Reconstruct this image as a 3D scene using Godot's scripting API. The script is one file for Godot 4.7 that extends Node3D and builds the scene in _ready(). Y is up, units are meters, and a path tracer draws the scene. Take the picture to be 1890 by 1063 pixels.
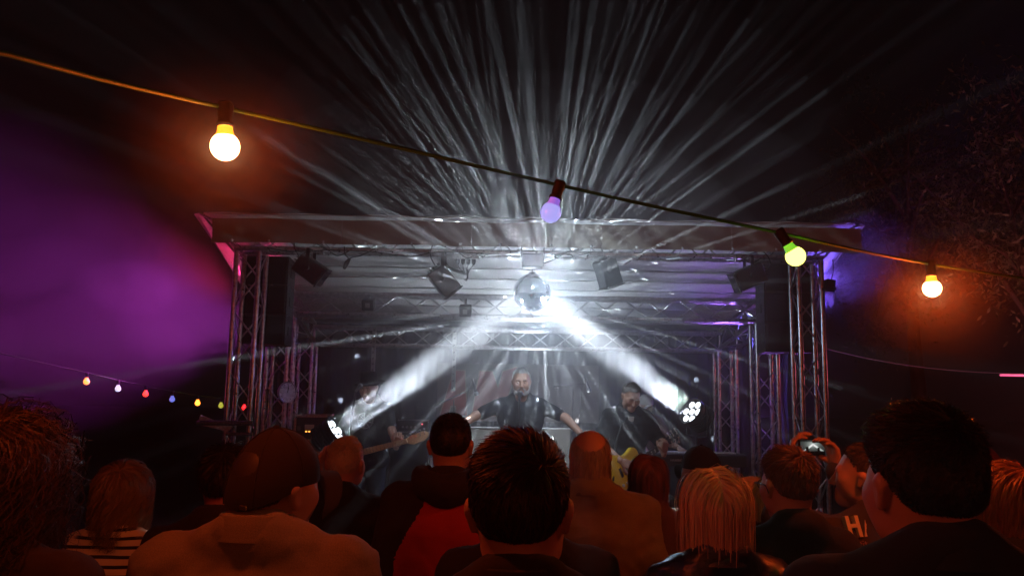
extends Node3D
# Evening open-air concert: a small truss stage with a mirror ball, haze, a band and the crowd in front of it.
# Metres, y up. The crowd stands at z -1.3 ... -4.2 and looks along -z; the stage front is at z = -7.

var taken := {}
var rng := RandomNumberGenerator.new()
var M := {}
var weave: NoiseTexture2D
var mottle: NoiseTexture2D
var wrinkle := FastNoiseLite.new()
var head_mesh: Array
var hands := {}
var unit_cyl: CylinderMesh
const BALL := Vector3(0.182, 2.757, -6.90)
const BEAM := 720.0
const LAMPS := [Vector3(-1.60, 1.485, -7.20), Vector3(1.80, 1.70, -7.72)]

# ---------------------------------------------------------------- mesh builder
class MB:
	var v := PackedVector3Array()
	var n := PackedVector3Array()
	var c := PackedColorArray()
	var uv := PackedVector2Array()
	var ix := PackedInt32Array()
	func vert(p: Vector3, no: Vector3) -> int:
		v.append(p)
		n.append(no)
		return v.size() - 1
	func tri(a: int, b: int, d: int) -> void:
		if (v[b] - v[a]).cross(v[d] - v[a]).dot(n[a] + n[b] + n[d]) > 0.0:
			ix.append(a); ix.append(d); ix.append(b)
		else:
			ix.append(a); ix.append(b); ix.append(d)
	func quad(a: Vector3, b: Vector3, d: Vector3, e: Vector3) -> void:
		var no := (b - a).cross(d - a).normalized()
		var i := v.size()
		for p in [a, b, d, e]:
			vert(p, no)
		tri(i, i + 1, i + 2)
		tri(i, i + 2, i + 3)
	func quad_uv(a: Vector3, b: Vector3, d: Vector3, e: Vector3) -> void:
		quad(a, b, d, e)
		uv.append(Vector2(0, 1)); uv.append(Vector2(1, 1)); uv.append(Vector2(1, 0)); uv.append(Vector2(0, 0))
	# rounded box: 24 face corners, 12 edge strips, 8 corner triangles
	func box(t: Transform3D, s: Vector3, bevel := 0.0) -> void:
		var h := s / 2.0
		var b: float = min(bevel, min(h.x, min(h.y, h.z)) * 0.9)
		var at := {}
		for sx in [-1, 1]:
			for sy in [-1, 1]:
				for sz in [-1, 1]:
					for ax in 3:
						var sg := Vector3(sx, sy, sz)
						var p := Vector3(sx * (h.x - b), sy * (h.y - b), sz * (h.z - b))
						p[ax] = sg[ax] * h[ax]
						var no := Vector3.ZERO
						no[ax] = sg[ax]
						at[[sx, sy, sz, ax]] = vert(t * p, (t.basis * no).normalized())
		for ax in 3:
			var a1 := (ax + 1) % 3
			var a2 := (ax + 2) % 3
			for s0 in [-1, 1]:
				var q := []
				for k in [[-1, -1], [1, -1], [1, 1], [-1, 1]]:
					var sg := [0, 0, 0]
					sg[ax] = s0; sg[a1] = k[0]; sg[a2] = k[1]
					q.append(at[[sg[0], sg[1], sg[2], ax]])
				tri(q[0], q[1], q[2]); tri(q[0], q[2], q[3])
		if b <= 0.0:
			return
		for ax in 3:
			var a1 := (ax + 1) % 3
			var a2 := (ax + 2) % 3
			for s1 in [-1, 1]:
				for s2 in [-1, 1]:
					var q := []
					for k in [[-1, a1], [1, a1], [1, a2], [-1, a2]]:
						var sg := [0, 0, 0]
						sg[ax] = k[0]; sg[a1] = s1; sg[a2] = s2
						q.append(at[[sg[0], sg[1], sg[2], k[1]]])
					tri(q[0], q[1], q[2]); tri(q[0], q[2], q[3])
		for sx in [-1, 1]:
			for sy in [-1, 1]:
				for sz in [-1, 1]:
					tri(at[[sx, sy, sz, 0]], at[[sx, sy, sz, 1]], at[[sx, sy, sz, 2]])
	func tube(pts: Array, rad, sides := 8, caps := true) -> void:
		var rings := []
		var side := Vector3.ZERO
		for i in pts.size():
			var d: Vector3 = (pts[min(i + 1, pts.size() - 1)] - pts[max(i - 1, 0)]).normalized()
			if side == Vector3.ZERO:
				side = d.cross(Vector3.UP if abs(d.y) < 0.9 else Vector3.RIGHT).normalized()
			side = (side - d * side.dot(d)).normalized()
			var up := side.cross(d)
			var r: float = rad[i] if rad is Array else rad
			var ring := []
			for k in sides:
				var a := TAU * k / sides
				var o := side * cos(a) + up * sin(a)
				ring.append(vert(pts[i] + o * r, o))
			rings.append(ring)
			if i > 0:
				for k in sides:
					var k2 := (k + 1) % sides
					tri(rings[i - 1][k], rings[i - 1][k2], ring[k2])
					tri(rings[i - 1][k], ring[k2], ring[k])
		if caps:
			for e in [0, pts.size() - 1]:
				var no: Vector3 = (pts[0] - pts[1]).normalized() if e == 0 else (pts[-1] - pts[-2]).normalized()
				var cc := vert(pts[e], no)
				var first := v.size()
				for k in sides:
					vert(v[rings[e][k]], no)
				for k in sides:
					tri(cc, first + k, first + (k + 1) % sides)
	# profile: array of Vector2(radius, y)
	func lathe(t: Transform3D, prof: Array, seg := 20) -> void:
		var rings := []
		for i in prof.size():
			var d: Vector2 = prof[min(i + 1, prof.size() - 1)] - prof[max(i - 1, 0)]
			var no2 := Vector2(d.y, -d.x).normalized()
			var ring := []
			for k in seg:
				var a := TAU * k / seg
				ring.append(vert(t * Vector3(prof[i].x * cos(a), prof[i].y, prof[i].x * sin(a)), (t.basis * Vector3(no2.x * cos(a), no2.y, no2.x * sin(a))).normalized()))
			rings.append(ring)
			if i > 0:
				for k in seg:
					var k2 := (k + 1) % seg
					tri(rings[i - 1][k], rings[i - 1][k2], ring[k2])
					tri(rings[i - 1][k], ring[k2], ring[k])
	func ball(p: Vector3, r: Vector3, seg := 14) -> void:
		var prof := []
		for i in range(seg / 2 + 1):
			var a := PI * i / (seg / 2) - PI / 2
			prof.append(Vector2(max(cos(a), 0.001), sin(a)))
		lathe(Transform3D(Basis.from_scale(r), p), prof, seg)
	# outline (x, y) extruded along z from z0 to z1
	func plate(t: Transform3D, outline: PackedVector2Array, z0: float, z1: float) -> void:
		var tris := Geometry2D.triangulate_polygon(outline)
		for z in [z0, z1]:
			var no := (t.basis * Vector3(0, 0, sign(z - (z0 + z1) / 2))).normalized()
			var first := v.size()
			for p in outline:
				vert(t * Vector3(p.x, p.y, z), no)
			for k in range(0, tris.size(), 3):
				tri(first + tris[k], first + tris[k + 1], first + tris[k + 2])
		var mid := Vector2.ZERO
		for p in outline:
			mid += p / outline.size()
		var turn := 0.0
		for k in outline.size():
			turn += outline[k].cross(outline[(k + 1) % outline.size()])
		for k in outline.size():
			var a := outline[k]
			var b := outline[(k + 1) % outline.size()]
			var o = Vector2(b.y - a.y, a.x - b.x).normalized() * sign(turn)
			var no := (t.basis * Vector3(o.x, o.y, 0)).normalized()
			var i := vert(t * Vector3(a.x, a.y, z0), no)
			vert(t * Vector3(b.x, b.y, z0), no); vert(t * Vector3(b.x, b.y, z1), no); vert(t * Vector3(a.x, a.y, z1), no)
			tri(i, i + 1, i + 2); tri(i, i + 2, i + 3)
	# grid of points [row][column], smooth
	func sheet(rows: Array) -> void:
		var first := v.size()
		var w: int = rows[0].size()
		for r in rows.size():
			for k in w:
				var du: Vector3 = rows[r][min(k + 1, w - 1)] - rows[r][max(k - 1, 0)]
				var dv: Vector3 = rows[min(r + 1, rows.size() - 1)][k] - rows[max(r - 1, 0)][k]
				vert(rows[r][k], du.cross(dv).normalized())
		for r in rows.size() - 1:
			for k in w - 1:
				var i := first + r * w + k
				tri(i, i + 1, i + w + 1); tri(i, i + w + 1, i + w)
	func add(o: MB, t: Transform3D) -> void:
		var first := v.size()
		v.append_array(t * o.v)
		var nb := t.basis.inverse().transposed()
		for x in o.n:
			n.append((nb * x).normalized())
		var flip := t.basis.determinant() < 0.0
		for i in range(0, o.ix.size(), 3):
			ix.append(first + o.ix[i])
			ix.append(first + o.ix[i + (2 if flip else 1)])
			ix.append(first + o.ix[i + (1 if flip else 2)])
	func done() -> ArrayMesh:
		var a := []
		a.resize(Mesh.ARRAY_MAX)
		a[Mesh.ARRAY_VERTEX] = v
		a[Mesh.ARRAY_NORMAL] = n
		a[Mesh.ARRAY_INDEX] = ix
		if c.size() == v.size():
			a[Mesh.ARRAY_COLOR] = c
		if uv.size() == v.size():
			a[Mesh.ARRAY_TEX_UV] = uv
		var m := ArrayMesh.new()
		m.add_surface_from_arrays(Mesh.PRIMITIVE_TRIANGLES, a)
		return m

# ---------------------------------------------------------------- distance field meshed as surface nets
class Field:
	var lo: Vector3
	var cell: float
	var nx: int
	var ny: int
	var nz: int
	var d := PackedFloat32Array()
	func _init(a: Vector3, b: Vector3, c: float) -> void:
		lo = a
		cell = c
		nx = int((b.x - a.x) / c) + 2
		ny = int((b.y - a.y) / c) + 2
		nz = int((b.z - a.z) / c) + 2
		d.resize(nx * ny * nz)
		d.fill(1.0)
	func cap(a: Vector3, b: Vector3, ra: float, rb: float, k := 0.03, sc := Vector3.ONE, cut := false) -> void:
		var m: float = k + cell * 2.2
		var r = sc * max(ra, rb)
		var p0 = (Vector3(min(a.x, b.x), min(a.y, b.y), min(a.z, b.z)) - r - Vector3.ONE * m - lo) / cell
		var p1 = (Vector3(max(a.x, b.x), max(a.y, b.y), max(a.z, b.z)) + r + Vector3.ONE * m - lo) / cell
		var inv := Vector3.ONE / sc
		var ba := (b - a) * inv
		var bb: float = max(ba.dot(ba), 1e-9)
		var ms: float = min(sc.x, min(sc.y, sc.z))
		var dr := rb - ra
		for z in range(max(int(p0.z), 0), min(int(p1.z) + 2, nz)):
			for y in range(max(int(p0.y), 0), min(int(p1.y) + 2, ny)):
				var i: int = (z * ny + y) * nx
				for x in range(max(int(p0.x), 0), min(int(p1.x) + 2, nx)):
					var q := (Vector3(lo.x + x * cell, lo.y + y * cell, lo.z + z * cell) - a) * inv
					var h := clampf(q.dot(ba) / bb, 0.0, 1.0)
					var dd := ((q - ba * h).length() - ra - dr * h) * ms
					var e := d[i + x]
					if cut:
						dd = -dd
						var hc := maxf(k - absf(e - dd), 0.0)
						d[i + x] = maxf(e, dd) + hc * hc / k * 0.25
					else:
						var hs := maxf(k - absf(e - dd), 0.0)
						d[i + x] = minf(e, dd) - hs * hs / k * 0.25
	func mesh(shake: FastNoiseLite = null, amount := 0.0) -> MB:
		var out := MB.new()
		var at := PackedInt32Array()
		at.resize(d.size())
		at.fill(-1)
		var near := cell * 1.9
		var sy := nx
		var sz := nx * ny
		var corner := [0, 1, sy, sy + 1, sz, sz + 1, sz + sy, sz + sy + 1]
		var cp := [Vector3(0, 0, 0), Vector3(1, 0, 0), Vector3(0, 1, 0), Vector3(1, 1, 0), Vector3(0, 0, 1), Vector3(1, 0, 1), Vector3(0, 1, 1), Vector3(1, 1, 1)]
		var edges := [0, 1, 2, 3, 4, 5, 6, 7, 0, 2, 1, 3, 4, 6, 5, 7, 0, 4, 1, 5, 2, 6, 3, 7]
		var cells := PackedInt32Array()
		for z in nz - 1:
			for y in ny - 1:
				var row := z * sz + y * sy
				for x in nx - 1:
					var i := row + x
					if absf(d[i]) > near:
						continue
					var some := 0
					for k in 8:
						if d[i + corner[k]] < 0.0:
							some += 1
					if some == 0 or some == 8:
						continue
					var sum := Vector3.ZERO
					var cnt := 0
					for e in 12:
						var k0: int = edges[e * 2]
						var k1: int = edges[e * 2 + 1]
						var d0 := d[i + corner[k0]]
						var d1 := d[i + corner[k1]]
						if (d0 < 0.0) != (d1 < 0.0):
							sum += cp[k0].lerp(cp[k1], d0 / (d0 - d1))
							cnt += 1
					var p := lo + (Vector3(x, y, z) + sum / cnt) * cell
					var g := Vector3(d[i + 1] - d[i] + d[i + sy + 1] - d[i + sy], d[i + sy] - d[i] + d[i + sy + 1] - d[i + 1], d[i + sz] - d[i] + d[i + sz + 1] - d[i + 1])
					if shake:
						p += g.normalized() * shake.get_noise_3dv(p) * amount
					at[i] = out.v.size()
					out.v.append(p)
					out.n.append(Vector3.ZERO)
					cells.append(i)
		for i in cells:
			var neg := d[i] < 0.0
			for ax in 3:
				var st: int = [1, sy, sz][ax]
				if (d[i + st] < 0.0) == neg:
					continue
				var s1: int = [sy, sz, 1][ax]
				var s2: int = [sz, 1, sy][ax]
				if i - s1 - s2 < 0:
					continue
				var a := at[i]
				var b := at[i - s1]
				var c2 := at[i - s1 - s2]
				var e2 := at[i - s2]
				if b < 0 or c2 < 0 or e2 < 0:
					continue
				if neg:
					for t in [[a, e2, c2], [a, c2, b]]:
						out.ix.append(t[0]); out.ix.append(t[1]); out.ix.append(t[2])
				else:
					for t in [[a, c2, e2], [a, b, c2]]:
						out.ix.append(t[0]); out.ix.append(t[1]); out.ix.append(t[2])
		var mid := Vector3.ZERO
		for p in out.v:
			mid += p / out.v.size()
		var vol := 0.0
		for k in range(0, out.ix.size(), 3):
			vol += (out.v[out.ix[k]] - mid).dot((out.v[out.ix[k + 2]] - out.v[out.ix[k]]).cross(out.v[out.ix[k + 1]] - out.v[out.ix[k]]))
		if vol < 0.0:
			for k in range(0, out.ix.size(), 3):
				var sw := out.ix[k + 1]
				out.ix[k + 1] = out.ix[k + 2]
				out.ix[k + 2] = sw
		for k in range(0, out.ix.size(), 3):
			var a := out.ix[k]
			var b := out.ix[k + 1]
			var c3 := out.ix[k + 2]
			var fn := (out.v[c3] - out.v[a]).cross(out.v[b] - out.v[a])
			out.n[a] += fn
			out.n[b] += fn
			out.n[c3] += fn
		for k in out.n.size():
			out.n[k] = out.n[k].normalized() if out.n[k].length_squared() > 0.0 else Vector3.UP
		return out

# ---------------------------------------------------------------- naming and materials
func numbered(called: String) -> String:
	taken[called] = taken.get(called, -1) + 1
	return called if taken[called] == 0 else "%s_%03d" % [called, taken[called]]

func thing(called: String, label: String, category: String, at := Vector3.ZERO, turn := 0.0, group := "") -> Node3D:
	var o := Node3D.new()
	o.name = numbered(called)
	add_child(o)
	o.position = at
	o.rotation.y = turn
	tag(o, label, category, group)
	return o

func tag(o: Node3D, label: String, category: String, group := "", kind := "") -> void:
	if label: o.set_meta("label", label)
	if category: o.set_meta("category", category)
	if group: o.set_meta("group", group)
	if kind: o.set_meta("kind", kind)

func part(called: String, mb, m: Material, parent: Node3D) -> MeshInstance3D:
	var o := MeshInstance3D.new()
	o.mesh = mb.done() if mb is MB else mb
	o.material_override = m
	o.name = numbered(called) if parent == self else called
	parent.add_child(o, true)
	return o

func structure(called: String, mb, m: Material) -> MeshInstance3D:
	var o := part(called, mb, m, self)
	o.set_meta("kind", "structure")
	return o

# base colours are given as linear values
func mat(r: float, g: float, b: float, rough := 0.8, metal := 0.0) -> StandardMaterial3D:
	var m := StandardMaterial3D.new()
	m.albedo_color = Color(r, g, b).linear_to_srgb()
	m.roughness = rough
	m.metallic = metal
	return m

func cloth(r: float, g: float, b: float, scale := 30.0, depth := 0.7, rough := 0.95) -> StandardMaterial3D:
	var m := mat(r, g, b, rough)
	m.uv1_triplanar = true
	m.uv1_scale = Vector3.ONE * scale
	m.normal_enabled = true
	m.normal_texture = weave
	m.normal_scale = depth
	m.albedo_texture = mottle
	m.rim_enabled = true
	m.rim = 0.25
	m.rim_tint = 0.8
	return m

func worn(r: float, g: float, b: float, rough: float, metal: float, scale := 3.0) -> StandardMaterial3D:
	var m := mat(r, g, b, rough, metal)
	m.uv1_triplanar = true
	m.uv1_world_triplanar = true
	m.uv1_scale = Vector3.ONE * scale
	m.albedo_texture = mottle
	m.roughness_texture = mottle
	m.roughness_texture_channel = BaseMaterial3D.TEXTURE_CHANNEL_GREEN
	m.roughness = rough * 1.2
	return m

func glow(r: float, g: float, b: float, base := Color(0.8, 0.8, 0.8)) -> StandardMaterial3D:
	var m := StandardMaterial3D.new()
	m.albedo_color = base
	m.emission_enabled = true
	var top: float = max(r, max(g, b))
	m.emission = Color(r / top, g / top, b / top).linear_to_srgb()
	m.emission_energy_multiplier = top
	m.roughness = 0.3
	return m

func hair_mat(r: float, g: float, b: float, rough := 0.5) -> StandardMaterial3D:
	var m := mat(r, g, b, rough)
	m.vertex_color_use_as_albedo = true
	m.metallic_specular = 0.38
	return m

func lit(kind: Light3D, parent: Node3D, energy: float, col: Color, size := 0.03) -> void:
	kind.light_energy = energy
	kind.light_color = col
	kind.light_size = size
	kind.shadow_enabled = true
	kind.name = "light"
	if kind is OmniLight3D:
		kind.omni_range = 40.0
		kind.omni_attenuation = 2.0
	elif kind is SpotLight3D:
		kind.spot_range = 40.0
		kind.spot_attenuation = 2.0
	parent.add_child(kind, true)

func materials() -> void:
	var f := FastNoiseLite.new()
	f.seed = 11
	f.noise_type = FastNoiseLite.TYPE_SIMPLEX_SMOOTH
	f.frequency = 0.09
	f.fractal_octaves = 4
	weave = NoiseTexture2D.new()
	weave.width = 256
	weave.height = 256
	weave.seamless = true
	weave.as_normal_map = true
	weave.bump_strength = 6.0
	weave.noise = f
	var f2 := FastNoiseLite.new()
	f2.seed = 5
	f2.frequency = 0.018
	f2.fractal_octaves = 5
	mottle = NoiseTexture2D.new()
	mottle.width = 512
	mottle.height = 512
	mottle.seamless = true
	mottle.noise = f2
	var g := Gradient.new()
	g.set_color(0, Color(0.70, 0.70, 0.70))
	g.set_color(1, Color(1, 1, 1))
	mottle.color_ramp = g
	wrinkle.seed = 3
	wrinkle.frequency = 7.0
	wrinkle.fractal_octaves = 3
	M.alu = worn(0.62, 0.62, 0.64, 0.30, 1.0, 2.0)
	M.black = worn(0.018, 0.018, 0.02, 0.55, 0.0, 2.0)
	M.blackmetal = worn(0.03, 0.03, 0.033, 0.38, 0.3, 3.0)
	M.darkcloth = cloth(0.012, 0.012, 0.016, 14.0)
	M.rubber = mat(0.012, 0.012, 0.012, 0.6)
	M.chrome = mat(0.8, 0.8, 0.82, 0.12, 1.0)
	M.steel = worn(0.45, 0.45, 0.46, 0.35, 1.0, 4.0)
	M.white = worn(0.72, 0.72, 0.70, 0.6, 0.0, 3.0)
	M.skin = mat(0.36, 0.20, 0.14, 0.55)
	M.skin.subsurf_scatter_enabled = true
	M.skin.subsurf_scatter_strength = 0.12
	M.tanskin = mat(0.36, 0.19, 0.125, 0.5)
	unit_cyl = CylinderMesh.new()
	unit_cyl.top_radius = 1.0
	unit_cyl.bottom_radius = 1.0
	unit_cyl.height = 1.0
	unit_cyl.radial_segments = 12
	unit_cyl.rings = 1

# a straight bar as a piece of its own, sharing one cylinder mesh
func bar(called: String, a: Vector3, b: Vector3, r: float, m: Material, parent: Node3D) -> MeshInstance3D:
	var o := MeshInstance3D.new()
	o.mesh = unit_cyl
	o.material_override = m
	var y := (b - a).normalized()
	var x := y.cross(Vector3(0.31, 0.2, 0.93)).normalized()
	o.transform = Transform3D(Basis(x * r, (b - a), x.cross(y) * r), (a + b) / 2.0)
	o.name = called
	parent.add_child(o, true)
	return o

# ---------------------------------------------------------------- people
# Heads look along -z, centre between the ears, eyes at y = 0; crown at +0.125, chin at -0.115.
func make_head() -> MB:
	var f := Field.new(Vector3(-0.11, -0.19, -0.135), Vector3(0.11, 0.14, 0.125), 0.0045)
	f.cap(Vector3(0, 0.03, 0.012), Vector3(0, 0.03, 0.012), 0.077, 0.077, 0.03, Vector3(1, 1.22, 1.27))
	f.cap(Vector3(0, -0.02, -0.030), Vector3(0, -0.078, -0.050), 0.060, 0.040, 0.035)
	f.cap(Vector3(0, -0.093, -0.066), Vector3(0, -0.093, -0.066), 0.020, 0.020, 0.025)
	for s in [-1.0, 1.0]:
		f.cap(Vector3(0.040 * s, -0.018, -0.052), Vector3(0.045 * s, -0.06, -0.02), 0.027, 0.022, 0.03)
	f.cap(Vector3(-0.034, 0.022, -0.076), Vector3(0.034, 0.022, -0.076), 0.012, 0.012, 0.02)
	for s in [-1.0, 1.0]:
		f.cap(Vector3(0.032 * s, 0.002, -0.098), Vector3(0.032 * s, 0.002, -0.098), 0.0155, 0.0155, 0.014, Vector3(1.2, 0.9, 1), true)
		f.cap(Vector3(0.031 * s, 0.001, -0.076), Vector3(0.031 * s, 0.001, -0.076), 0.0125, 0.0125, 0.004)
	f.cap(Vector3(0, 0.012, -0.088), Vector3(0, -0.032, -0.110), 0.007, 0.012, 0.012)
	for s in [-1.0, 1.0]:
		f.cap(Vector3(0.012 * s, -0.036, -0.099), Vector3(0.012 * s, -0.036, -0.099), 0.008, 0.008, 0.008)
	f.cap(Vector3(-0.017, -0.058, -0.086), Vector3(0.017, -0.058, -0.086), 0.0065, 0.0065, 0.008)
	f.cap(Vector3(-0.014, -0.069, -0.085), Vector3(0.014, -0.069, -0.085), 0.0075, 0.0075, 0.008)
	f.cap(Vector3(-0.03, -0.0635, -0.096), Vector3(0.03, -0.0635, -0.096), 0.003, 0.003, 0.006, Vector3.ONE, true)
	f.cap(Vector3(0, -0.04, 0.022), Vector3(0, -0.175, 0.040), 0.056, 0.060, 0.03)
	for s in [-1.0, 1.0]:
		f.cap(Vector3(0.081 * s, 0.012, 0.022), Vector3(0.077 * s, -0.018, 0.012), 0.019, 0.012, 0.008, Vector3(0.55, 1, 1))
		f.cap(Vector3(0.092 * s, 0.004, 0.013), Vector3(0.090 * s, -0.012, 0.010), 0.009, 0.007, 0.006, Vector3(0.8, 1, 1), true)
	return f.mesh()

# A right hand reaching along -y from the wrist at the origin, palm towards -z, thumb on -x. curl in radians per joint.
func make_hand(curl: float, thumb: float) -> MB:
	var f := Field.new(Vector3(-0.09, -0.21, -0.10), Vector3(0.07, 0.04, 0.04), 0.004)
	f.cap(Vector3(0, 0.03, 0), Vector3(0, -0.02, 0), 0.025, 0.026, 0.015, Vector3(1, 1, 0.75))
	f.cap(Vector3(-0.018, -0.03, 0), Vector3(-0.022, -0.082, 0), 0.022, 0.019, 0.015, Vector3(1, 1, 0.62))
	f.cap(Vector3(0.016, -0.03, 0), Vector3(0.024, -0.075, 0), 0.022, 0.018, 0.015, Vector3(1, 1, 0.62))
	var lens := [0.080, 0.088, 0.082, 0.064]
	for k in 4:
		var p := Vector3(-0.030 + 0.020 * k, -0.088 + (0.004 if k == 0 else 0.0) + (0.008 if k == 3 else 0.0), 0)
		var a := 0.12
		for j in 3:
			a += curl * [0.7, 1.1, 0.8][j]
			var q = p + Vector3((k - 1.5) * 0.003, -cos(a), -sin(a)) * lens[k] * [0.46, 0.30, 0.24][j]
			f.cap(p, q, 0.0092 - 0.0008 * j, 0.0085 - 0.0008 * j, 0.004)
			p = q
	var t := Vector3(-0.034, -0.030, -0.004)
	var dirs := [Vector3(-0.75, -0.62, -0.22 - thumb * 0.5), Vector3(-0.45 + thumb * 0.5, -0.80, -0.25 - thumb * 0.5), Vector3(-0.20 + thumb * 0.7, -0.90, -0.25 - thumb * 0.4)]
	for j in 3:
		var q2: Vector3 = t + dirs[j].normalized() * [0.036, 0.030, 0.024][j]
		f.cap(t, q2, 0.0125 - 0.0015 * j, 0.011 - 0.0015 * j, 0.008)
		t = q2
	return f.mesh()

func hand_at(kind: String, wrist: Vector3, along: Vector3, palm: Vector3, left: bool) -> Array:
	var y := -along.normalized()
	var z := -(palm - along.normalized() * palm.dot(along.normalized())).normalized()
	var x := y.cross(z)
	var b := Basis(x * (-1.0 if left else 1.0), y, z)
	return [hands[kind], Transform3D(b, wrist)]

func hair_line(u: Vector3) -> float:
	var t: float = u.z / max(sqrt(u.x * u.x + u.z * u.z), 0.001)
	return lerp(-0.02, -0.62, smoothstep(0.0, 0.75, t)) if t > 0.0 else lerp(-0.02, 0.55, smoothstep(0.0, 0.8, -t))

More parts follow.
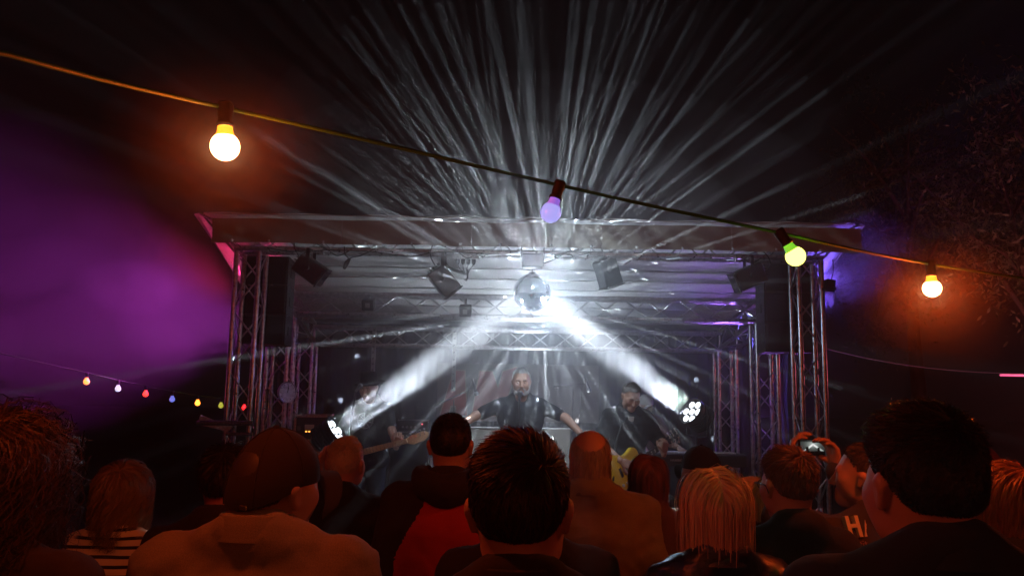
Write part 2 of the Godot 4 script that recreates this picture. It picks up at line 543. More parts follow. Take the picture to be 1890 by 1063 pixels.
# style: {count, top, side, lift, curl, width, flow, part, long, bulk, bald, low, grey, ends}
func make_hair(st: Dictionary, seed_: int) -> MB:
	var r := RandomNumberGenerator.new()
	r.seed = seed_
	var out := MB.new()
	var c := Vector3(0, 0.03, 0.012)
	var radii: Vector3 = Vector3(0.079, 0.096, 0.100) + Vector3.ONE * st.get("bulk", 0.0)
	var bald: float = st.get("bald", 0.0)
	var low: float = st.get("low", 0.0)
	var crown: Vector3 = st.get("crown", Vector3(0.12, 0.80, 0.58)).normalized()
	# under-layer
	var ns := 40
	var nr := 26
	var ids := {}
	for j in range(nr + 1):
		for i in range(ns):
			var ph := PI * j / nr
			var th := TAU * i / ns
			var u := Vector3(sin(ph) * cos(th), cos(ph), sin(ph) * sin(th))
			var over := u.y - hair_line(u) + low
			if over < -0.04 or (bald > 0.0 and u.dot(st.get("bald_at", crown)) > cos(bald) + 0.02):
				continue
			var lift: float = smoothstep(-0.04, 0.25, over) * st.get("thick", 0.006) * (0.5 + 0.7 * smoothstep(0.1, 0.8, u.y)) - 0.001
			ids[[j, i]] = out.vert(c + u * radii + u * lift, (u / radii).normalized())
			out.c.append(Color(1, 1, 1))
	for j in range(nr):
		for i in range(ns):
			var i2 := (i + 1) % ns
			if ids.has([j, i]) and ids.has([j, i2]) and ids.has([j + 1, i]) and ids.has([j + 1, i2]):
				out.tri(ids[[j, i]], ids[[j, i2]], ids[[j + 1, i2]])
				out.tri(ids[[j, i]], ids[[j + 1, i2]], ids[[j + 1, i]])
	var made := 0
	var long: bool = st.get("long", false)
	var segs: int = st.get("segs", 9) if long else 4
	var curl: float = st.get("curl", 0.0)
	var lock := FastNoiseLite.new()
	lock.seed = seed_
	lock.frequency = st.get("locks", 5.0)
	lock.fractal_octaves = 2
	while made < st.count:
		var u := Vector3(r.randfn(), r.randfn(), r.randfn()).normalized()
		var over := u.y - hair_line(u) + low
		if over < 0.0 or (long and over < 0.10) or u.y > st.get("below", 2.0):
			continue
		if bald > 0.0 and u.dot(st.get("bald_at", crown)) > cos(bald) - r.randf() * 0.05:
			continue
		made += 1
		var no := (u / radii).normalized()
		var root_lift: float = smoothstep(-0.04, 0.25, over) * st.get("thick", 0.006) * (0.5 + 0.7 * smoothstep(0.1, 0.8, u.y)) - 0.001
		var p := c + u * radii + u * root_lift
		var lk := lock.get_noise_3dv(u * (Vector3(1, 0.35, 1) if long else Vector3.ONE))
		var lk2 := lock.get_noise_3dv(u * (Vector3(1, 0.35, 1) if long else Vector3.ONE) + Vector3(7, 3, 1))
		var shade := 0.72 + r.randf() * 0.56
		var twist := r.randf_range(-0.9, 0.9) + lk2 * (0.5 if long else 1.2)
		var grey: float = st.get("grey", 0.0)
		if r.randf() < grey:
			shade *= 2.6
		var col := Color(shade, shade, shade)
		var topness := smoothstep(0.15, 0.75, u.y)
		var ln: float = lerp(st.get("side", 0.03), st.get("top", 0.05), topness) * r.randf_range(0.7, 1.15)
		ln *= clampf(0.25 + over * 2.5, 0.25, 1.0) if not long else 1.0
		var away := (u - crown * u.dot(crown))
		if st.has("part"):
			away = Vector3(sign(u.x - st.part) * 1.0, -0.25, 0.12) if u.y > 0.25 else Vector3(0, -1, 0.05)
			away -= no * away.dot(no)
		away = away.normalized()
		var flow: Vector3 = (away + st.get("flow", Vector3.ZERO) * topness)
		flow = (flow - no * flow.dot(no)).normalized()
		var up: float = lerp(st.get("lift_side", min(st.get("lift", 0.3), 0.14)), st.get("lift", 0.3), topness)
		var dir: Vector3 = (flow * (1.0 - up) + no * up + Vector3(r.randfn(), r.randfn(), r.randfn()) * st.get("mess", 0.12) + no.cross(flow) * lk2 * 0.8 + no * lk * st.get("tuft", 0.2)).normalized()
		var w: float = st.get("width", 0.0022) * r.randf_range(0.6, 1.3)
		var goal: float = st.get("end", -0.2) + r.randfn() * st.get("ragged", 0.012)
		var ph0 := r.randf() * TAU
		var fr = r.randf_range(1.2, 2.4) * st.get("tight", 1.0)
		var prev := -1
		var q := p
		var out_by := r.randf_range(0.002, st.get("spread", 0.02))
		var stray := 1.0
		if long and r.randf() < st.get("stray", 0.02):
			stray = 2.2
			out_by *= 2.0
		for s in range(segs + 1):
			var t := float(s) / segs
			var pt := q
			if curl > 0.0:
				var am: float = curl * stray * smoothstep(0.0, 0.4, t)
				pt += Vector3(cos(ph0 + t * TAU * fr), sin(ph0 * 1.7 + t * TAU * fr) * 0.6, sin(ph0 + t * TAU * fr)) * am
			var rel := (pt - c)
			var nn := (rel / radii / radii).normalized()
			var side := dir.cross(nn)
			side = side.normalized() if side.length() > 0.01 else Vector3.RIGHT
			side = side.rotated(dir.normalized(), twist)
			nn = side.cross(dir).normalized() if side.cross(dir).dot(nn) > 0.0 else dir.cross(side).normalized()
			var ww: float = w * (1.0 - 0.75 * t if not long else 1.0 - 0.5 * t * t)
			var a := out.vert(pt - side * ww, nn)
			out.vert(pt + side * ww, nn)
			out.c.append(col); out.c.append(col)
			if prev >= 0:
				out.tri(prev, prev + 1, a + 1); out.tri(prev, a + 1, a)
			prev = a
			if long:
				# follow the skull down, then fall
				var step: float = max(p.y - goal, 0.05) * 1.25 / segs
				var k := (q - c) / (radii + Vector3.ONE * out_by)
				var fall := Vector3(0, -1, 0)
				if k.y > -0.1:
					var surf := (k / radii).normalized()
					var tan: Vector3 = fall + flow * clampf(k.y * 1.5, 0.0, 1.2)
					dir = (tan - surf * tan.dot(surf)).normalized()
					q += dir * step
					k = (q - c) / (radii + Vector3.ONE * out_by)
					q = c + k.normalized() * (radii + Vector3.ONE * out_by)
				else:
					var inward = Vector3(-q.x, 0, -(q.z - 0.02)) * st.get("ends", 0.6)
					dir = (fall + inward + Vector3(r.randfn(), 0, r.randfn()) * 0.03).normalized()
					q += dir * step
				if q.y < goal:
					q.y = goal
			else:
				dir = (dir + flow * 0.22 + Vector3(0, -0.10, 0) * (1.0 - up) + Vector3(r.randfn(), r.randfn(), r.randfn()) * st.get("mess", 0.12) * 0.5).normalized()
				q += dir * ln / segs
	return out

func split_mesh(mb: MB, inside: Callable) -> Array:
	var res := [MB.new(), MB.new()]
	var maps := [{}, {}]
	for k in range(0, mb.ix.size(), 3):
		var m := (mb.v[mb.ix[k]] + mb.v[mb.ix[k + 1]] + mb.v[mb.ix[k + 2]]) / 3.0
		var w: int = 0 if inside.call(m) else 1
		for j in 3:
			var i := mb.ix[k + j]
			if not maps[w].has(i):
				maps[w][i] = res[w].vert(mb.v[i], mb.n[i])
			res[w].ix.append(maps[w][i])
	return res

# One standing person. Everything in the person's own axes: feet at the origin, looking along -z, right hand on +x.
func person(sp: Dictionary) -> Node3D:
	var o := thing("person", sp.label, "person", sp.at, sp.get("turn", 0.0), sp.get("group", ""))
	var s: float = sp.h / (1.63 + sp.get("neck", 0.085))
	var b: float = sp.get("build", 1.0)
	var back := Transform3D(Basis(Vector3.UP, sp.get("turn", 0.0)), sp.at).affine_inverse()
	var lean: Vector3 = sp.get("lean", Vector3.ZERO)
	var nb := Vector3(0, 1.485, 0.02) * s + lean
	var ht: Vector3 = sp.get("head", Vector3.ZERO)
	var hb = Basis.from_euler(Vector3(ht.x, ht.y, ht.z)) * (s * sp.get("head_scale", 1.0))
	var pivot := nb + Vector3(0, 0.02, -0.005) * s
	var ht_t := Transform3D(hb, pivot + hb * Vector3(0, sp.get("neck", 0.085), -0.045))
	var arms := []
	for side in [-1.0, 1.0]:
		var sh := Vector3(0.172 * side * b, 1.395, 0.01) * s + lean * 0.9
		var el := sh + Vector3(0.055 * side, -0.275, 0.03) * s
		var wr := el + Vector3(-0.01 * side, -0.24, -0.06) * s
		var key := "left" if side < 0 else "right"
		if sp.has(key):
			el = back * sp[key][0]
			wr = back * sp[key][1]
		arms.append([sh, el, wr, side])
	var lo := Vector3(-0.33, 0, -0.30) * s
	var hi := Vector3(0.33, 1.62 * s + lean.y, 0.30 * s)
	for a in arms:
		for p in [a[1], a[2]]:
			lo = Vector3(min(lo.x, p.x - 0.09), lo.y, min(lo.z, p.z - 0.09))
			hi = Vector3(max(hi.x, p.x + 0.09), max(hi.y, p.y + 0.09), max(hi.z, p.z + 0.09))
	var fine: float = sp.get("cell", 0.016)
	# body: one continuous skin surface, head and hands on finer grids
	var f := Field.new(lo, hi, max(fine, 0.014))
	f.cap(Vector3(0, 1.30, 0) * s + lean * 0.8, Vector3(0, 0.96, 0) * s, 0.105 * s, 0.11 * s, 0.05, Vector3(1.15, 1, 0.75))
	f.cap(arms[0][0], arms[1][0], 0.048 * s, 0.048 * s, 0.05)
	f.cap(nb + Vector3(0, -0.05, 0), ht_t * Vector3(0, -0.09, 0.03), 0.062 * s, 0.056 * s, 0.03)
	for a in arms:
		f.cap(a[0], a[1], 0.047 * s, 0.040 * s, 0.02)
		f.cap(a[1], a[2], 0.041 * s, 0.027 * s, 0.015)
	for side in [-1.0, 1.0]:
		f.cap(Vector3(0.085 * side, 0.92, 0) * s, Vector3(0.10 * side, 0.49, -0.01) * s, 0.08 * s, 0.055 * s, 0.03)
		f.cap(Vector3(0.10 * side, 0.49, -0.01) * s, Vector3(0.11 * side, 0.09, 0.02) * s, 0.052 * s, 0.035 * s, 0.02)
		f.cap(Vector3(0.11 * side, 0.05, 0.03) * s, Vector3(0.125 * side, 0.04, -0.13) * s, 0.035 * s, 0.028 * s, 0.02)
	var body := f.mesh()
	body.add(head_mesh[0], ht_t)
	for a in arms:
		var key := "left" if a[3] < 0 else "right"
		var hd: Array = sp.get(key + "_hand", ["relaxed", Vector3.ZERO, Vector3.ZERO])
		var along: Vector3 = (a[2] - a[1]).normalized()
		var palm := Vector3(-a[3], 0, -0.3)
		if hd[1] != Vector3.ZERO:
			along = back.basis * hd[1]
			palm = back.basis * hd[2]
		var ha := hand_at(hd[0], a[2] + along * 0.015, along, palm, a[3] < 0)
		body.add(ha[0], ha[1].scaled_local(Vector3.ONE * s))
	part("body", body, sp.get("skin", M.skin), o)
	# top
	if sp.has("top"):
		var t: Dictionary = sp.top
		var g := Field.new(lo - Vector3.ONE * 0.02, Vector3(hi.x + 0.02, hi.y, hi.z + 0.02), fine)
		var fat: float = t.get("fat", 1.0)
		var loose: float = t.get("loose", 0.0)
		g.cap(Vector3(-0.085 * b, 1.285, -0.005) * s + lean * 0.8, Vector3(0.085 * b, 1.285, -0.005) * s + lean * 0.8, (0.122 + loose) * s, (0.122 + loose) * s, 0.05, Vector3(1.05, 1.15, 0.92 * fat))
		g.cap(Vector3(0, 1.24, 0) * s + lean * 0.6, Vector3(0, 0.95, 0) * s, (0.146 + loose) * s * fat, (0.140 + loose) * s * fat, 0.06, Vector3(1.08 * b, 1, 0.80))
		g.cap(Vector3(-0.08, 0.90, 0) * s, Vector3(0.08, 0.90, 0) * s, (0.118 + loose) * s * fat, (0.118 + loose) * s * fat, 0.04, Vector3(1, 0.9, 0.98))
		for side in [-1.0, 1.0]:
			g.cap(nb + Vector3(0.032 * side, -0.012, 0.020) * s, Vector3(0.135 * side * b, 1.392, 0.012) * s + lean * 0.9, 0.058 * s, 0.056 * s, 0.05)
		var sleeve: float = t.get("sleeve", 1.0)
		for a in arms:
			var e1: Vector3 = a[0].lerp(a[1], min(sleeve * 2.0, 1.0))
			g.cap(a[0], e1, (0.063 + loose * 0.5) * s, (0.056 + loose * 0.5) * s, 0.035)
			if sleeve > 0.5:
				g.cap(a[1], a[1].lerp(a[2], min((sleeve - 0.5) * 2.0, 1.0)), (0.055 + loose * 0.4) * s, (0.043 + loose * 0.4) * s, 0.03)
		var mb := g.mesh(wrinkle, t.get("folds", 0.010))
		if t.has("split"):
			var two := split_mesh(mb, t.split)
			part(t.names[0], two[0], t.m, o)
			part(t.names[1], two[1], t.m2, o)
		else:
			part(t.get("name", "shirt"), mb, t.m, o)
		if t.has("collar"):
			part("collar", collar(nb, s, t.collar), t.get("collar_m", t.m), o)
		if t.get("hood", false):
			var hf := Field.new(nb + Vector3(-0.2, -0.25, -0.16) * s, nb + Vector3(0.2, 0.1, 0.2) * s, 0.012)
			var prev := Vector3.ZERO
			for k in range(13):
				var an := PI * (k / 12.0) * 1.25 - PI * 0.125
				var q: Vector3 = nb + Vector3(cos(an) * 0.098, -0.012 - 0.02 * sin(an) + 0.018 * abs(cos(an)), sin(an) * 0.085 + 0.012) * s
				if k > 0:
					hf.cap(prev, q, 0.034 * s, 0.034 * s, 0.02)
				prev = q
			hf.cap(nb + Vector3(-0.080, -0.030, 0.070) * s, nb + Vector3(0.080, -0.030, 0.070) * s, 0.038 * s, 0.038 * s, 0.04, Vector3(1, 1, 0.8))
			hf.cap(nb + Vector3(0, -0.050, 0.080) * s, nb + Vector3(0, -0.062, 0.080) * s, 0.044 * s, 0.036 * s, 0.04, Vector3(1.5, 1, 0.7))
			part("hood", hf.mesh(wrinkle, 0.008), t.get("hood_m", t.m), o)
	# trousers and shoes
	var lf := Field.new(Vector3(-0.26, 0.04, -0.2) * s, Vector3(0.26, 1.08, 0.22) * s, 0.026)
	lf.cap(Vector3(-0.055, 0.93, 0) * s, Vector3(0.055, 0.93, 0) * s, 0.118 * s, 0.118 * s, 0.05, Vector3(1.08, 1, 0.95))
	for side in [-1.0, 1.0]:
		lf.cap(Vector3(0.085 * side, 0.90, 0) * s, Vector3(0.10 * side, 0.49, -0.01) * s, 0.098 * s, 0.074 * s, 0.04)
		lf.cap(Vector3(0.10 * side, 0.49, -0.01) * s, Vector3(0.11 * side, 0.11, 0.02) * s, 0.072 * s, 0.062 * s, 0.03)
	part("trousers", lf.mesh(wrinkle, 0.012), sp.get("trousers", M.denim), o)
	for side in [-1.0, 1.0]:
		var sb := MB.new()
		sb.tube([Vector3(0.11 * side, 0.055, 0.075) * s, Vector3(0.112 * side, 0.058, 0.03) * s, Vector3(0.12 * side, 0.052, -0.06) * s, Vector3(0.127 * side, 0.04, -0.14) * s, Vector3(0.13 * side, 0.035, -0.17) * s], [0.03, 0.05, 0.047, 0.038, 0.02], 10)
		part("shoe", sb, M.black, o)
	# head dressing
	if sp.has("hair"):
		var hm := make_hair(sp.hair, hash(sp.label) % 100000)
		var hn := part("hair", hm, sp.hair_m, o)
		hn.transform = ht_t
	for ex in sp.get("extras", []):
		var en := part(ex[0], ex[1], ex[2], o)
		en.transform = ht_t
		for sub in (ex[3] if ex.size() > 3 else []):
			part(sub[0], sub[1], sub[2], en)
	o.set_meta("head_t", ht_t)
	return o

func collar(nb: Vector3, s: float, rise: float) -> MB:
	var mb := MB.new()
	var rows := []
	for r in range(6):
		var row := []
		for k in range(25):
			var an := PI * (k / 24.0) * 1.5 - PI * 0.25
			var u := r / 5.0
			var rad: float = [0.064, 0.066, 0.069, 0.073, 0.078, 0.082][r]
			var y: float = [-0.018, rise * 0.75, rise, rise * 0.92, rise * 0.45, -0.005][r]
			row.append(nb + Vector3(cos(an) * rad * 1.08, y - 0.022 + 0.006 * sin(an), sin(an) * rad * 1.0 + 0.006 + u * 0.004) * s)
		rows.append(row)
	mb.sheet(rows)
	return mb

# caps and hats sit in head axes
func cap_dome(r: Vector3, low: float) -> MB:
	var mb := MB.new()
	var rows := []
	for j in range(13):
		var row := []
		for i in range(49):
			var ph := (PI / 2 + 0.12) * j / 12.0
			var th := TAU * i / 48.0
			var seam := 1.0 - 0.008 * pow(max(cos(th * 3.0) * 1.0, 0.0), 30.0)
			var u := Vector3(sin(ph) * cos(th), cos(ph), sin(ph) * sin(th)) * seam
			row.append(Vector3(0, 0.035, 0.008) + Vector3(u.x * r.x, u.y * r.y - (low * max(u.z, 0.0) * sin(ph)), u.z * r.z))
		rows.append(row)
	mb.sheet(rows)
	return mb

func cap_seams(r: Vector3, low: float) -> MB:
	var mb := MB.new()
	for k in 6:
		var th := TAU * k / 6.0
		var ps := []
		for j in range(11):
			var ph := 0.06 + (PI / 2 + 0.06) * j / 10.0
			var u := Vector3(sin(ph) * cos(th), cos(ph), sin(ph) * sin(th))
			ps.append(Vector3(0, 0.035, 0.008) + Vector3(u.x * r.x, u.y * r.y - (low * max(u.z, 0.0) * sin(ph)), u.z * r.z) * 1.004)
		mb.tube(ps, 0.0016, 5)
	mb.ball(Vector3(0, 0.037 + r.y, 0.008), Vector3(0.008, 0.005, 0.008), 10)
	return mb

func cap_bill(len_: float, w: float) -> MB:
	var mb := MB.new()
	for lay in [0.0, -0.004]:
		var rows := []
		for j in range(8):
			var row := []
			for i in range(17):
				var x := (i / 8.0 - 1.0) * w
				var edge: float = sqrt(max(1.0 - pow(x / w, 2.0), 0.0))
				var z: float = -0.055 - 0.042 * edge - len_ * edge * j / 7.0
				row.append(Vector3(x, 0.036 + lay - 0.9 * x * x / w - 0.10 * (j / 7.0) * len_, z))
			rows.append(row)
		mb.sheet(rows)
	return mb

func ring_strip(r: Vector3, y: float, h: float) -> MB:
	var mb := MB.new()
	var rows := []
	for j in range(2):
		var row := []
		for i in range(41):
			var th := TAU * i / 40.0
			row.append(Vector3(cos(th) * r.x, y + h * j, 0.008 + sin(th) * r.z))
		rows.append(row)
	mb.sheet(rows)
	return mb

func spectacles() -> MB:
	var mb := MB.new()
	for s in [-1.0, 1.0]:
		var loop := []
		for k in range(17):
			var a := TAU * k / 16.0
			loop.append(Vector3(0.033 * s + cos(a) * 0.024, 0.0 + sin(a) * 0.018, -0.100 + abs(cos(a)) * 0.002))
		mb.tube(loop, 0.0016, 6, false)
		mb.tube([Vector3(0.057 * s, 0.006, -0.099), Vector3(0.074 * s, 0.008, -0.085), Vector3(0.086 * s, 0.012, 0.0), Vector3(0.089 * s, 0.008, 0.02), Vector3(0.088 * s, -0.012, 0.034)], 0.0022, 6)
	mb.tube([Vector3(-0.010, 0.004, -0.102), Vector3(0, 0.007, -0.104), Vector3(0.010, 0.004, -0.102)], 0.0016, 6)
	return mb

func eye_set(parent: Node3D, brow: Material) -> void:
	var ht: Transform3D = parent.get_meta("head_t")
	for s in [-1.0, 1.0]:
		var e := MB.new()
		e.ball(Vector3(0.031 * s, 0.000, -0.0795), Vector3(0.0098, 0.0052, 0.0102), 12)
		part("eye", e, M.eyewhite, parent).transform = ht
		var ir := MB.new()
		ir.ball(Vector3(0.031 * s, 0.000, -0.0865), Vector3(0.0045, 0.0048, 0.0045), 10)
		part("iris", ir, M.rubber, parent).transform = ht
		var bw := MB.new()
		bw.tube([Vector3(0.014 * s, 0.019, -0.0925), Vector3(0.030 * s, 0.0245, -0.0905), Vector3(0.046 * s, 0.018, -0.079)], [0.0034, 0.0042, 0.002], 6)
		part("eyebrow", bw, brow, parent).transform = ht
	parent.remove_meta("head_t")

func beard_mesh(thick: float) -> MB:
	var f := Field.new(Vector3(-0.1, -0.15, -0.13), Vector3(0.1, 0.02, 0.04), 0.005)
	var pr := Vector3(-0.070, -0.030, -0.002)
	for p in [Vector3(-0.066, -0.060, -0.022), Vector3(-0.045, -0.088, -0.052), Vector3(-0.018, -0.100, -0.074), Vector3(0.018, -0.100, -0.074), Vector3(0.045, -0.088, -0.052), Vector3(0.066, -0.060, -0.022), Vector3(0.070, -0.030, -0.002)]:
		f.cap(pr, p, 0.014 + thick, 0.014 + thick, 0.015)
		pr = p
	f.cap(Vector3(-0.026, -0.060, -0.086), Vector3(-0.008, -0.049, -0.098), 0.006, 0.006, 0.006)
	f.cap(Vector3(0.026, -0.060, -0.086), Vector3(0.008, -0.049, -0.098), 0.006, 0.006, 0.006)
	f.cap(Vector3(-0.03, -0.085, -0.08), Vector3(-0.028, -0.062, -0.083), 0.008, 0.006, 0.01)
	f.cap(Vector3(0.03, -0.085, -0.08), Vector3(0.028, -0.062, -0.083), 0.008, 0.006, 0.01)
	var n := FastNoiseLite.new()
	n.frequency = 90.0
	return f.mesh(n, 0.005)

# ---------------------------------------------------------------- stage
func truss(label: String, a: Vector3, b: Vector3, side: float, u: Vector3, w: Vector3, pitch := 0.27, group := "aluminium trusses of the stage", first := true) -> Node3D:
	var o := thing("truss", label, "truss", Vector3.ZERO, 0.0, group)
	var h := side / 2.0
	for su in [-1, 1]:
		for sw in [-1, 1]:
			bar("chord", a + (u * su + w * sw) * h, b + (u * su + w * sw) * h, 0.0235, M.alu, o)
	var n := int(round((b - a).length() / pitch))
	for face in 4:
		var fix: Vector3 = [u, -u, w, -w][face] * h
		var go: Vector3 = ([w, w, u, u][face]) * (h - 0.01)
		for k in n:
			var s := 1.0 if (k + face) % 2 == 0 else -1.0
			bar("brace", a.lerp(b, (k + 0.08) / n) + fix + go * s, a.lerp(b, (k + 0.92) / n) + fix - go * s, 0.0085, M.alu, o)
	for e in ([a, b] if first else []):
		for su in [-1, 1]:
			bar("end_frame", e + (u * su + w) * h, e + (u * su - w) * h, 0.012, M.alu, o)
	return o

func cable(parent: Node3D, pts: Array, r := 0.005, called := "cable") -> void:
	var cu := Curve3D.new()
	for i in pts.size():
		var d: Vector3 = (pts[min(i + 1, pts.size() - 1)] - pts[max(i - 1, 0)]) / 6.0
		cu.add_point(pts[i], -d, d)
	var ps := []
	var n: int = max(6, pts.size() * 5)
	for k in range(n + 1):
		ps.append(cu.sample_baked(cu.get_baked_length() * k / n, true))
	var mb := MB.new()
	mb.tube(ps, r, 6)
	part(called, mb, M.rubber, parent)

func floodlight(label: String, at: Vector3, roll: float, yaw: float, hang: Vector3) -> void:
	var o := thing("stage_floodlight", label, "stage light", at, 0.0, "black stage floodlights hung from the front truss")
	var t := Transform3D(Basis.from_euler(Vector3(0.1, yaw, roll)), Vector3.ZERO)
	var b := MB.new()
	b.box(t, Vector3(0.27, 0.185, 0.2), 0.014)
	var hs := part("housing", b, M.blackmetal, o)
	var lip := MB.new()
	lip.box(t * Transform3D(Basis(), Vector3(0.142, 0, 0)), Vector3(0.014, 0.20, 0.215), 0.004)
	var ff := part("front_frame", lip, M.blackmetal, o)
	var lens := MB.new()
	lens.box(t * Transform3D(Basis(), Vector3(0.1505, 0, 0)), Vector3(0.004, 0.16, 0.17), 0.001)
	part("lens", lens, M.darkglass, ff)
	for k in 5:
		var fin := MB.new()
		fin.box(t * Transform3D(Basis(), Vector3(-0.146, -0.06 + 0.03 * k, 0)), Vector3(0.03, 0.005, 0.17), 0.001)
		part("cooling_fin", fin, M.blackmetal, hs)
	var y := MB.new()
	var top := hang - at
	for s in [-1.0, 1.0]:
		y.box(Transform3D(Basis(), Vector3(0, top.y * 0.45, 0.118 * s)), Vector3(0.03, top.y * 0.95, 0.006), 0.001)
	y.box(Transform3D(Basis(), Vector3(0, top.y * 0.92, 0)), Vector3(0.03, 0.006, 0.24), 0.001)
	part("yoke", y, M.blackmetal, o)
	for s in [-1.0, 1.0]:
		var kn := MB.new()
		kn.tube([Vector3(0, 0, 0.118 * s), Vector3(0, 0, 0.15 * s)], 0.022, 12)
		part("tilt_knob", kn, M.rubber, o)
	var cl := MB.new()
	cl.tube([Vector3(0, top.y * 0.92, -0.02), Vector3(0, top.y * 0.92, 0.02)], 0.012, 8)
	var ring := []
	for k in range(13):
		var a := TAU * k / 12.0
		ring.append(top + Vector3(0, 0.03 * sin(a), 0.03 * cos(a)))
	cl.tube(ring, 0.009, 6, false)
	part("hook_clamp", cl, M.steel, o)
	var tail: Vector3 = t * Vector3(-0.15, 0.03, 0)
	cable(o, [tail, tail + Vector3(-0.05 * sign(cos(roll)), 0.10, 0.02), tail + Vector3(-0.02, 0.2, 0.03), top + Vector3(0.05, 0.0, 0.03), top + Vector3(0.14, -0.05, 0.03), top + Vector3(0.24, 0.0, 0.02)])

func par_can(label: String, at: Vector3, aim: Vector3, col: Color, energy: float, angle: float, shine: float, foot: bool) -> void:
	var o := thing("par_can", label, "stage light", at, 0.0, "coloured par cans round the stage")
	var z := (at - aim).normalized()
	var x := Vector3.UP.cross(z).normalized()
	var t := Transform3D(Basis(x, z.cross(x), z), Vector3.ZERO)
	var lay := t * Transform3D(Basis(Vector3.RIGHT, -PI / 2), Vector3.ZERO)  # y of the lathe = forward
	var can := MB.new()
	can.lathe(lay, [Vector2(0.001, -0.15), Vector2(0.05, -0.148), Vector2(0.082, -0.10), Vector2(0.086, 0.02), Vector2(0.092, 0.024), Vector2(0.092, 0.034), Vector2(0.080, 0.034), Vector2(0.078, -0.005)], 24)
	part("can", can, M.blackmetal, o)
	var lens := MB.new()
	lens.lathe(lay, [Vector2(0.001, 0.006), Vector2(0.04, 0.004), Vector2(0.077, -0.004)], 24)
	part("lens_light", lens, glow(col.r * shine, col.g * shine, col.b * shine), o)
	var yk := MB.new()
	for s in [-1.0, 1.0]:
		yk.tube([x * 0.1 * s, x * 0.1 * s + Vector3(0, -0.16 if foot else 0.16, 0), Vector3(0, -0.16 if foot else 0.16, 0)], 0.006, 6)
	part("yoke", yk, M.blackmetal, o)
	if foot:
		var st := MB.new()
		st.tube([Vector3(0, -0.16, 0), Vector3(0, -at.y, 0)], 0.014, 8)
		for k in 3:
			var a := TAU * k / 3
			st.tube([Vector3(0, -at.y + 0.25, 0), Vector3(cos(a) * 0.3, -at.y + 0.01, sin(a) * 0.3)], 0.009, 6)
		part("stand", st, M.blackmetal, o)
	var l := SpotLight3D.new()
	l.spot_angle = angle
	l.spot_angle_attenuation = 1.0
	lit(l, o, energy, col, 0.07)
	l.transform = Transform3D(t.basis, t * Vector3(0, 0, -0.03))

# white beam projector: a round head with seven lenses in a yoke; each lens throws its own narrow beam on the mirror ball
func beam_projector(label: String, at: Vector3, energy: float) -> void:
	var o := thing("beam_projector", label, "stage light", at, 0.0, "white beam projectors aimed at the mirror ball")
	var z := (at - BALL).normalized()
	var x := Vector3.UP.cross(z).normalized()
	var b := Basis(x, z.cross(x), z)
	var lay := Transform3D(b * Basis(Vector3.RIGHT, -PI / 2), Vector3.ZERO)
	var can := MB.new()
	can.lathe(lay, [Vector2(0.001, -0.24), Vector2(0.07, -0.235), Vector2(0.115, -0.19), Vector2(0.138, -0.03), Vector2(0.143, -0.02), Vector2(0.143, 0.015), Vector2(0.135, 0.015), Vector2(0.133, -0.012), Vector2(0.001, -0.013)], 28)
	var hd := part("head", can, M.blackmetal, o)
	for k in 5:
		var fin := MB.new()
		fin.lathe(lay, [Vector2(0.10, -0.18 + 0.03 * k), Vector2(0.142, -0.178 + 0.03 * k), Vector2(0.142, -0.174 + 0.03 * k), Vector2(0.10, -0.172 + 0.03 * k)], 24)
		part("cooling_fin", fin, M.blackmetal, hd)
	for k in 7:
		var off := Vector3.ZERO if k == 0 else x * cos(TAU * k / 6) * 0.088 + (z.cross(x)) * sin(TAU * k / 6) * 0.088
		var lens := MB.new()
		lens.lathe(Transform3D(lay.basis, off - z * -0.0), [Vector2(0.034, -0.011), Vector2(0.033, -0.002), Vector2(0.02, 0.004), Vector2(0.001, 0.006)], 16)
		part("lens_light", lens, M.beamlens, hd)
		var l := SpotLight3D.new()
		l.spot_angle = 3.1
		l.spot_angle_attenuation = 0.35
		lit(l, o, energy / 7.0, Color(0.90, 0.95, 1.0), 0.025)
		l.transform = Transform3D(b, off - z * 0.022)
	var yk := MB.new()
	for s in [-1.0, 1.0]:
		yk.tube([x * 0.15 * s + z * 0.08, x * 0.155 * s + Vector3(0, -0.20, 0) + z * 0.08, Vector3(0, -0.21, 0) + z * 0.08], 0.011, 8)
	part("yoke", yk, M.blackmetal, o)
	var st := MB.new()
	var fl := z * 0.08
	st.tube([fl + Vector3(0, -0.2, 0), Vector3(fl.x, 0.3 - at.y, fl.z)], 0.016, 10)
	for k in 3:
		var a := TAU * k / 3 + 0.4
		st.tube([Vector3(fl.x, 0.65 - at.y, fl.z), Vector3(fl.x + cos(a) * 0.35, 0.315 - at.y, fl.z + sin(a) * 0.35)], 0.010, 6)
	part("stand", st, M.blackmetal, o)

